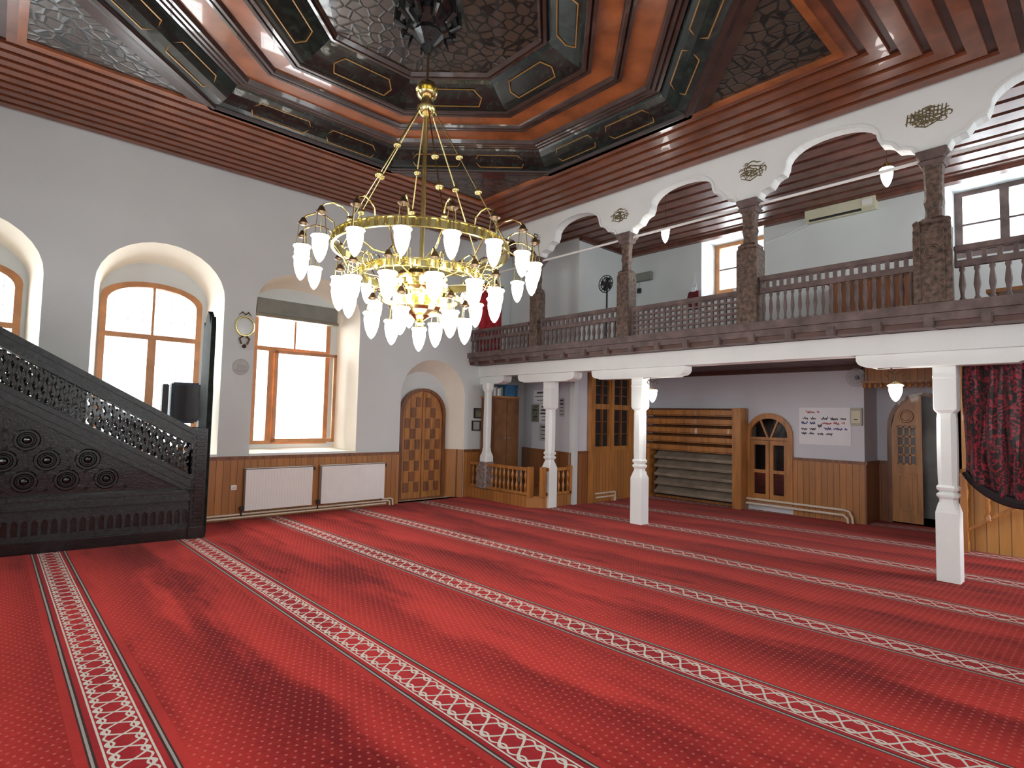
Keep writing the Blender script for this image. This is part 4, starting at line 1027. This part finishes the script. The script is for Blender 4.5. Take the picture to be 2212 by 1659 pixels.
calligraphy(1.29, 4.79, 0.42, 0.26, 'wide oval gold calligraphy above the broad scroll-topped post', 1, True)
calligraphy(3.14, 4.79, 0.36, 0.30, 'round gold calligraphy between the arches with the two glass pendants', 2, False)
calligraphy(5.19, 4.73, 0.34, 0.25, 'round gold calligraphy just right of the chandelier above the second arch pier', 3, False)
calligraphy(7.03, 4.74, 0.26, 0.28, 'faint oval calligraphy medallion half hidden by the chandelier', 4, False)
# wall loudspeaker horn seen past the chandelier
b = MB(); b.lathe([(0.11, 0.0), (0.12, 0.06), (0.10, 0.12), (0.05, 0.14)], (0, 0, 0), 16)
o = b.build('wall_speaker', BLACK, label='dark round speaker on the arcade corner beside the chandelier', cat='loudspeaker', kind='thing'); o.rotation_euler = (0, R(-90), 0); o.location = (6.94, 7.92, 4.79)

# ------------------------------------------------------------ balustraded platform under the gallery
pf = thing('wooden_platform', 'low pine platform with turned balustrade behind the slim white column', 'platform', (7.5, 7.9, 0))
MB().plate([[(7.02, 8.82), (7.02, 7.2), (7.22, 6.98), (7.95, 6.98), (7.95, 7.02), (8.42, 8.82)]], FZ, 0.0, 0.20).build('base', PANEL, pf)
def balrow(p, q, n, m=PINE):
    p, q = Vector((*p, 0)), Vector((*q, 0))
    MB().obox(p+Vector((0, 0, 0.67)), q+Vector((0, 0, 0.67)), 0.07, 0.055).build('handrail', m, pf)
    MB().obox(p+Vector((0, 0, 0.235)), q+Vector((0, 0, 0.235)), 0.05, 0.05).build('bottom_rail', m, pf)
    for i in range(n):
        c = p.lerp(q, (i+0.5)/n)
        if abs(c.y-8.40) < 0.17 and c.x < 7.1: continue
        b = MB(); b.lathe([(0.016, 0.26), (0.013, 0.29), (0.027, 0.34), (0.030, 0.37), (0.014, 0.43), (0.011, 0.45), (0.014, 0.47), (0.029, 0.53), (0.026, 0.56), (0.013, 0.62), (0.016, 0.645)], (c.x, c.y, 0), 10)
        b.build('baluster', m, pf, smooth=True)
balrow((7.05, 8.80), (7.05, 7.20), 14); balrow((7.30, 6.98), (7.92, 6.98), 5)
for x, y in ((7.05, 7.14), (7.20, 6.98), (7.93, 7.0)): MB().box(x-0.045, x+0.045, y-0.045, y+0.045, 0.19, 0.72).build('post', PINE, pf, bevel=0.006)

wd = thing('wardrobe', 'tall brown two-door cupboard standing on the platform behind the balustrade', 'cupboard', (7.6, 8.6, 0.2))
MB().box(7.26, 7.94, 8.42, 8.80, 0.2, 1.97).build('carcass', PINED, wd)
for x0, x1, hx_ in ((7.27, 7.595, 7.555), (7.605, 7.93, 7.645)):
    d_ = MB().box(x0, x1, 8.40, 8.42, 0.26, 1.93).build('door', mat('brown_veneer', (0.20, 0.085, 0.032), 0.35, var=0.25, scale=4), wd, bevel=0.004)
    MB().ball((hx_, 8.385, 1.17), 0.014, 8).build('knob', SILV, d_)
MB().box(7.25, 7.95, 8.39, 8.81, 1.97, 2.0).build('cornice', PINE, wd)
t = thing('storage_box', 'blue printed box lying on top of the brown two-door cupboard', 'box', (7.75, 8.6, 2.0))
MB().box(7.58, 7.93, 8.45, 8.75, 2.0, 2.16).build('lower_box', BLUE, t, bevel=0.006)
MB().box(7.60, 7.92, 8.43, 8.75, 2.16, 2.24).build('lid', BLUE, t)
for i in range(6):
    x = 7.28+0.048*i; hh = 0.15+0.02*((i*7) % 3)
    MB().box(x, x+0.042, 8.5, 8.68, 2.0, 2.0+hh).build('book', (RADG, PAPER, GREYG, PAPER, RADG, OLIVE)[i], label='%s book standing on top of the cupboard, %s' % (('grey', 'white', 'grey-green', 'white', 'grey', 'olive')[i], ('at the left end', 'next to the left-end book', 'third from the left end', 'fourth from the left end', 'second from the blue box', 'touching the blue box')[i]), cat='book', kind='thing', group='books on the cupboard')
# posters on the slanted face of the corner block
def bl(y): return 8.0+(y-6.95)*0.5/1.91
def poster(y0, y1, z0, z1, m, label, ink=True, nm='poster', gp='posters on the slanted wall'):
    t = thing(nm, label, 'poster', (bl((y0+y1)/2)-0.02, (y0+y1)/2, z0), gp)
    s = MB(); P = [(bl(y)-0.018, y, z) for y, z in ((y0, z0), (y1, z0), (y1, z1), (y0, z1))]; Q = [(x+0.012, y, z) for x, y, z in P]
    s.loops([P, Q]); s.build('sheet', m, t)
    if ink:
        b = MB(); rnd = random.Random(int(y0*100)); n = max(2, int((z1-z0)/0.07))
        for i in range(n):
            z = z1-(z1-z0)*(i+0.7)/(n+0.3); ya, yb = y0+(y1-y0)*0.12, y1-(y1-y0)*rnd.uniform(0.1, 0.4); hh = rnd.choice((0.006, 0.008, 0.018))
            P = [(bl(y)-0.021, y, zz) for y, zz in ((ya, z-hh), (yb, z-hh), (yb, z+hh), (ya, z+hh))]; b.loops([P, [(x+0.002, y, zz) for x, y, zz in P]])
        b.build('printing', INKK, t)
    return t
poster(8.22, 8.50, 1.50, 1.86, OLIVE, 'green and grey notice right beside the cupboard')
poster(7.92, 8.18, 1.12, 1.46, RADG, 'lower grey notice with dark corner marks')
poster(7.90, 8.18, 1.50, 1.86, PAPER, 'white notice above the lower grey one')
poster(7.62, 7.86, 1.12, 1.90, GREYG, 'long grey notice showing on both sides of the slim column')
poster(8.00, 8.42, 1.90, 2.16, PAPER, 'pale sheet high on the wall right of the blue box')
poster(7.72, 7.88, 1.94, 2.20, BLACK, 'narrow dark picture high behind the slim column', False)
poster(7.30, 7.46, 1.62, 1.98, RADG, 'small grey notice alone on the white wall right of the column')
t = thing('wall_speaker', 'small dark purple wall lamp housing high to the right of the slim column', 'fitting', (8.05, 7.5, 2.08))
MB().lathe([(0.02, 2.08), (0.05, 2.14), (0.06, 2.24), (0.03, 2.26)], (8.06, 7.52, 0), 10).build('body', mat('plum_plastic', (0.10, 0.06, 0.08), 0.5), t)
for n_, (x, z, w_, h_, m_, l_) in enumerate(((7.1, 1.55, 0.16, 0.2, OLIVE, 'small olive framed picture left of the cupboard above the grey one'), (7.06, 1.30, 0.17, 0.20, RADG, 'small grey picture left of the cupboard over the panelling'))):
    t = thing('framed_picture', l_, 'picture', (x, 8.84, z)); MB().plate([rect(x-w_/2-0.02+0.1, x+w_/2+0.12, z, z+h_), rect(x-w_/2+0.1, x+w_/2+0.1, z+0.02, z+h_-0.02)], FY, 8.82, 8.849).build('frame', BLACK, t)
    MB().plate([rect(x-w_/2+0.1, x+w_/2+0.1, z+0.02, z+h_-0.02)], FY, 8.83, 8.845).build('print', m_, t)

# ------------------------------------------------------------ slatted shoe rack
rk = thing('shoe_rack', 'wide slatted shoe rack, brown above and grey below, against the back wall', 'rack', (10.22, 5.85, 0))
MB().box(10.08, 10.37, 4.76, 4.93, 0, 1.85).build('end_post', PINE, rk, bevel=0.01)
MB().box(10.10, 10.37, 6.72, 6.88, 0, 1.00).build('end_post', PINE, rk, bevel=0.01)
MB().box(10.34, 10.37, 4.93, 6.80, 0.05, 1.82).build('back_panel', REDBLK, rk)
for i in range(10):
    z = 0.12+i*0.175; b = MB(); m_ = GREYSH if i < 5 else PINED
    y1_ = 6.60 if i < 5 else 6.86
    b.loops([[(10.12, y, z+0.0), (10.09, y, z+0.012), (10.27, y, z+0.15), (10.30, y, z+0.138)] for y in (4.93, y1_)])
    b.build('slanted_shelf', m_, rk)
    if i < 5:
        b = MB(); b.box(10.10, 10.125, 4.93, y1_, z-0.005, z+0.05); b.build('shelf_lip', GREYSH, rk)
    else:
        b = MB(); b.box(10.10, 10.12, 4.93, y1_, z-0.005, z+0.11); b.build('shelf_front', PINE, rk)

# ------------------------------------------------------------ banner, notice box, fan on the back wall
bn = thing('banner', 'white paper banner with red, black and blue handwriting beside the arched glass door', 'banner', (LX-0.012, 3.45, 1.24))
MB().box(LX-0.010, LX-0.004, 3.05, 3.86, 1.24, 1.87).build('paper_sheet', PAPER, bn)
def script(name, m_, rows, seed):
    rnd = random.Random(seed); b = MB()
    for ya, yb, z, h_ in rows:         # ya > yb : runs left to right for a reader facing the wall
        y = ya
        while y > yb:
            L = rnd.uniform(0.07, 0.14); n = int(L/0.009); pts = []
            for i in range(n+1):
                if y-0.009*i < yb-0.02: break
                pts.append((LX-0.0125, y-0.009*i, z+h_*1.25*(0.45*math.sin(i*1.9)+rnd.uniform(-0.3, 0.35)+(0.6 if rnd.random() < 0.12 else 0))))
            if len(pts) > 2: b.tube(pts, 0.0075, 4)
            y -= L+0.035
    b.build(name, m_, bn)
script('red_heading', INKR, [(3.74, 3.55, 1.79, 0.03), (3.48, 3.16, 1.60, 0.022)], 2)
script('black_writing', INKK, [(3.80, 3.60, 1.68, 0.022), (3.50, 3.14, 1.68, 0.026), (3.82, 3.60, 1.50, 0.022), (3.82, 3.60, 1.42, 0.024), (3.56, 3.34, 1.42, 0.022), (3.56, 3.50, 1.56, 0.05)], 7)
script('blue_writing', INKB, [(3.82, 3.62, 1.60, 0.022), (3.46, 3.12, 1.51, 0.022)], 9)
t = thing('wall_box', 'small beige framed box at the wall corner right of the banner', 'box', (LX-0.03, 2.96, 1.58))
MB().box(LX-0.05, LX, 2.88, 3.05, 1.58, 1.87).build('case', mat('beige_plastic', (0.42, 0.41, 0.33), 0.5), t, bevel=0.006)
MB().box(LX-0.056, LX-0.05, 2.90, 3.03, 1.62, 1.82).build('dial_face', IVORY, t)
MB().box(LX-0.06, LX-0.056, 2.94, 2.99, 1.67, 1.685).build('dark_mark', BLACK, t)
t = thing('wall_fan', 'pale round wall fan at the top corner left of the wooden canopy', 'fan', (LX-0.1, 2.93, 2.3))
b = MB()
for r_ in (0.06, 0.10, 0.14): b.torus((LX-0.14, 2.93, 2.36), r_, 0.006, 20, 5, 'x')
for k2 in range(8): a = PI*k2/4; b.obox((LX-0.14, 2.93, 2.36), (LX-0.14, 2.93+0.14*math.cos(a), 2.36+0.14*math.sin(a)), 0.006, 0.006, (1, 0, 0))
b.build('wire_guard', RADG, t)
b = MB(); b.ball((LX-0.11, 2.93, 2.36), 0.035, 8); b.obox((LX-0.11, 2.93, 2.36), (LX, 2.93, 2.36), 0.03, 0.03); b.build('motor', SPKR, t)

# wooden canopy over the recess
vl = thing('door_canopy', 'pine board canopy with a row of turned drops over the entrance recess', 'canopy', (10.35, 2.1, 2.2))
MB().box(10.33, 10.39, 1.52, 2.82, 2.27, 2.56).build('board_front', PANEL, vl)
b = MB(); b.box(10.27, 10.33, 1.52, 2.86, 2.26, 2.29); b.build('ledge', PINE, vl)
for i in range(17):
    y = 1.58+i*0.077; MB().lathe([(0.024, 2.27), (0.018, 2.255), (0.032, 2.23), (0.030, 2.20), (0.010, 2.175)], (10.27, y, 0), 8).build('turned_drop', PINE, vl, smooth=True)

# ------------------------------------------------------------ gathered curtain under the gallery beam
cu = thing('curtain', 'maroon and black patterned curtain gathered up under the gallery beam', 'curtain', (7.6, 0.6, 1.0))
b = MB(); nu, nv = 120, 34; V = []
ya, yb = 1.16, -0.35
for j in range(nv+1):
    v = j/nv; row = []
    for i in range(nu+1):
        u = i/nu; y = ya+(yb-ya)*u
        zl = 1.20-0.34*math.sin(PI*min(1, u*1.6+0.02))**0.6 if u < 0.62 else 0.98-0.1*math.sin(PI*(u-0.62)/0.38)
        top = 2.34+0.05*abs(math.sin(u*13))
        z = top+(zl-top)*v; am = 0.028+0.02*v
        x = 7.60+am*math.sin(u*62+1.2*math.sin(v*3+u*5))+0.012*math.sin(u*140+v*2)-0.10*math.sin(PI*v)**2*v
        row.append(b.bm.verts.new((x, y+0.012*math.sin(v*6+u*30), z)))
    V.append(row)
for j in range(nv):
    for i in range(nu): b.bm.faces.new((V[j][i], V[j][i+1], V[j+1][i+1], V[j+1][i]))
o = b.build('hanging_cloth', DAMASK, cu, smooth=True); mo = o.modifiers.new('thickness', 'SOLIDIFY'); mo.thickness = 0.012
b = MB()
pts = []
for i in range(31):
    u = i/50; pts.append((7.585, ya+(yb-ya)*u, 1.19-0.34*math.sin(PI*min(1, u*1.6+0.02))**0.6))
b.tube(pts, 0.05, 8, [0.03+0.03*math.sin(PI*i/30) for i in range(31)])
b.build('rolled_hem', mat('black_cloth', (0.012, 0.006, 0.008), 0.7), cu, smooth=True)
b = MB()
for y in (1.02, 0.86, 0.66, 0.45): b.tube([(7.50, y-0.05, 2.33), (7.47, y, 2.42), (7.50, y+0.05, 2.34)], 0.035, 6, [0.02, 0.038, 0.02])
b.build('gathered_knots', mat('black_velvet', (0.008, 0.005, 0.006), 0.7), cu)
MB().tube([(7.56, 1.17, 2.36), (7.56, -1.15, 2.36)], 0.012, 8).build('curtain_rod', BLACK, cu)

# stair railing in front of the boarded wall
sr = thing('stair_railing', 'golden pine stair railing with turned posts against the boarded wall', 'railing', (9.3, 1.1, 0))
def tp(y, z0, z1, r=0.035):
    h_ = z1-z0; MB().lathe([(r, z0), (r, z0+h_*0.12), (r*0.55, z0+h_*0.16), (r*0.95, z0+h_*0.30), (r*0.6, z0+h_*0.45), (r*0.9, z0+h_*0.5), (r*0.6, z0+h_*0.56), (r*1.0, z0+h_*0.72), (r*0.55, z0+h_*0.86), (r, z0+h_*0.9), (r, z1)], (9.33, y, 0), 10).build('turned_post', PINE, sr, smooth=True)
tp(1.43, 0.0, 1.05, 0.045); tp(1.20, 0.42, 0.95); tp(0.94, 0.60, 1.12); tp(0.68, 0.80, 1.3)
MB().obox((9.33, 1.40, 0.28), (9.33, 0.30, 1.12), 0.045, 0.035).build('sloping_rail', PINE, sr)
MB().obox((9.33, 1.40, 0.98), (9.33, 0.30, 1.82), 0.055, 0.04).build('handrail', PINE, sr)
MB().box(9.28, 9.38, 1.40, 1.47, 0, 1.0).build('newel_board', PINE, sr)

# ------------------------------------------------------------ things up in the gallery
ac = thing('air_conditioner', 'long ivory air conditioner high on the gallery back wall', 'air conditioner', (9.6, 2.93, 4.84))
b = MB(); b.loops([[(9.70, y, 4.86), (9.56, y, 4.83), (9.50, y, 4.88), (9.49, y, 5.02), (9.52, y, 5.04), (9.70, y, 5.04)] for y in (2.44, 3.42)]); b.build('casing', IVORY, ac)
MB().box(9.505, 9.55, 2.62, 3.36, 4.845, 4.872).build('air_outlet', BLACK, ac)
b = MB(); b.box(9.485, 9.50, 2.47, 2.60, 4.90, 4.99); b.build('display_panel', WHITE, ac)
b = MB(); b.tube([(9.66, 3.42, 4.86), (9.68, 3.8, 4.76), (9.69, 4.15, 4.70)], 0.012, 6); b.build('pipe', PAPER, ac)
t = thing('standing_fan', 'black round standing fan beside the second gallery post', 'fan', (7.75, 5.95, 2.76))
def fan(t, x, y, z, r0, m):
    b = MB()
    for r_ in (r0*0.35, r0*0.7, r0): b.torus((x, y, z), r_, 0.009, 24, 5, 'x')
    for k2 in range(14): a = PI*k2/7; b.obox((x, y, z), (x, y+r0*math.cos(a), z+r0*math.sin(a)), 0.008, 0.008, (1, 0, 0))
    b.build('wire_guard', m, t)
    b = MB()
    for k2 in range(4):
        a = PI*k2/2; b.plate([[(y+0.02*math.cos(a), z+0.02*math.sin(a)), (y+r0*0.9*math.cos(a-0.15), z+r0*0.9*math.sin(a-0.15)), (y+r0*0.9*math.cos(a+0.9), z+r0*0.9*math.sin(a+0.9))]], FX, x+0.012, x+0.018)
    b.build('blades', m, t)
    MB().ball((x+0.05, y, z), 0.055, 8).build('motor', m, t)
    MB().tube([(x+0.04, y, z), (x+0.04, y, 2.80)], 0.018, 8).build('pole', m, t)
    MB().lathe([(0.2, 2.76), (0.2, 2.785), (0.03, 2.80)], (x+0.04, y, 0), 16).build('foot', m, t)
fan(t, 7.78, 6.10, 3.96, 0.15, BLACK)
t = thing('wall_box', 'grey-green wall box above a short cable beside the second gallery post', 'box', (9.65, 6.6, 4.42))
MB().box(9.60, 9.70, 6.40, 6.78, 4.43, 4.60).build('case', GREYG, t, bevel=0.008)
MB().tube([(9.68, 6.72, 4.43), (9.68, 6.74, 4.30), (9.68, 6.72, 4.18)], 0.012, 6).build('cable', RADG, t)
MB().box(9.66, 9.70, 6.68, 6.76, 4.20, 4.30).build('plug', BLACK, t)
t = thing('hanging_bag', 'maroon bag hanging on a white strap from the gallery wall', 'bag', (9.62, 5.46, 3.8))
b = MB(); b.loops([[(9.66-d_, 5.46-w_, z), (9.66-d_, 5.46+w_, z), (9.69, 5.46+w_, z), (9.69, 5.46-w_, z)] for z, w_, d_ in ((3.70, 0.13, 0.05), (3.85, 0.13, 0.08), (4.02, 0.105, 0.05), (4.05, 0.10, 0.03))]); b.build('bag_body', MAROON, t, bevel=0.01)
b = MB(); b.tube([(9.67, 5.40, 4.03), (9.68, 5.45, 4.24), (9.68, 5.46, 4.42), (9.68, 5.47, 4.24), (9.67, 5.52, 4.03)], 0.010, 6); b.build('strap', PAPER, t)
MB().box(9.62, 9.66, 5.42, 5.50, 4.03, 4.12).build('white_lining', PAPER, t)
bc = thing('low_bookcase', 'low brown wooden bookcase behind the gallery balusters', 'bookcase', (9.5, 2.4, 2.76))
MB().box(9.34, 9.67, 1.75, 3.02, 2.76, 3.72).build('carcass', PINED, bc)
for i in range(3): MB().box(9.33, 9.35, 1.78+i*0.42, 2.16+i*0.42, 2.85, 3.66).build('door', PINED, bc, bevel=0.006)
MB().box(9.31, 9.68, 1.73, 3.04, 3.72, 3.75).build('top_board', PINE, bc)
t = thing('wooden_stool', 'orange wooden stool behind the right-hand gallery railing', 'stool', (8.2, 0.75, 2.76))
MB().box(8.0, 8.4, 0.45, 1.0, 3.08, 3.12).build('seat', PINE, t)
for x in (8.05, 8.35):
    for y in (0.5, 0.95): MB().box(x-0.02, x+0.02, y-0.02, y+0.02, 2.76, 3.08).build('leg', PINE, t)
t = thing('red_cloth', 'red cloth hanging at the far end of the gallery behind the chandelier', 'cloth', (7.4, 8.76, 2.9))
b = MB()
L = []
for z in (2.9, 3.3, 3.8, 4.28): L.append([(7.10+0.60*i/16, 8.76+0.02*math.sin(i*1.3), z) for i in range(17)])
V = [[b.bm.verts.new(p) for p in l] for l in L]
for A_, B_ in zip(V, V[1:]):
    for i in range(16): b.bm.faces.new((A_[i], A_[i+1], B_[i+1], B_[i]))
o = b.build('draped_cloth', RUG, t, smooth=True); mo = o.modifiers.new('thickness', 'SOLIDIFY'); mo.thickness = 0.02
MB().tube([(7.06, 8.76, 4.30), (7.74, 8.76, 4.30)], 0.012, 6).build('hanging_rod', BRASSD, t)
b = MB(); b.torus((7.40, 8.725, 4.00), 0.09, 0.015, 18, 5, 'y')
for k2 in (-1, 1): b.tube([(7.40, 8.725, 3.91), (7.40+k2*0.1, 8.725, 3.80), (7.40+k2*0.05, 8.725, 3.68)], 0.012, 5)
b.build('gold_emblem', GOLD, t)
t = thing('window_sill_box', 'small white box on the sill of the left upstairs window', 'box', (9.9, 4.7, 3.92))
MB().box(9.80, 9.92, 4.62, 4.76, 3.92, 4.02).build('carton', PAPER, t, bevel=0.004)
MB().box(9.82, 9.90, 4.64, 4.74, 4.02, 4.03).build('lid', PAPER, t)
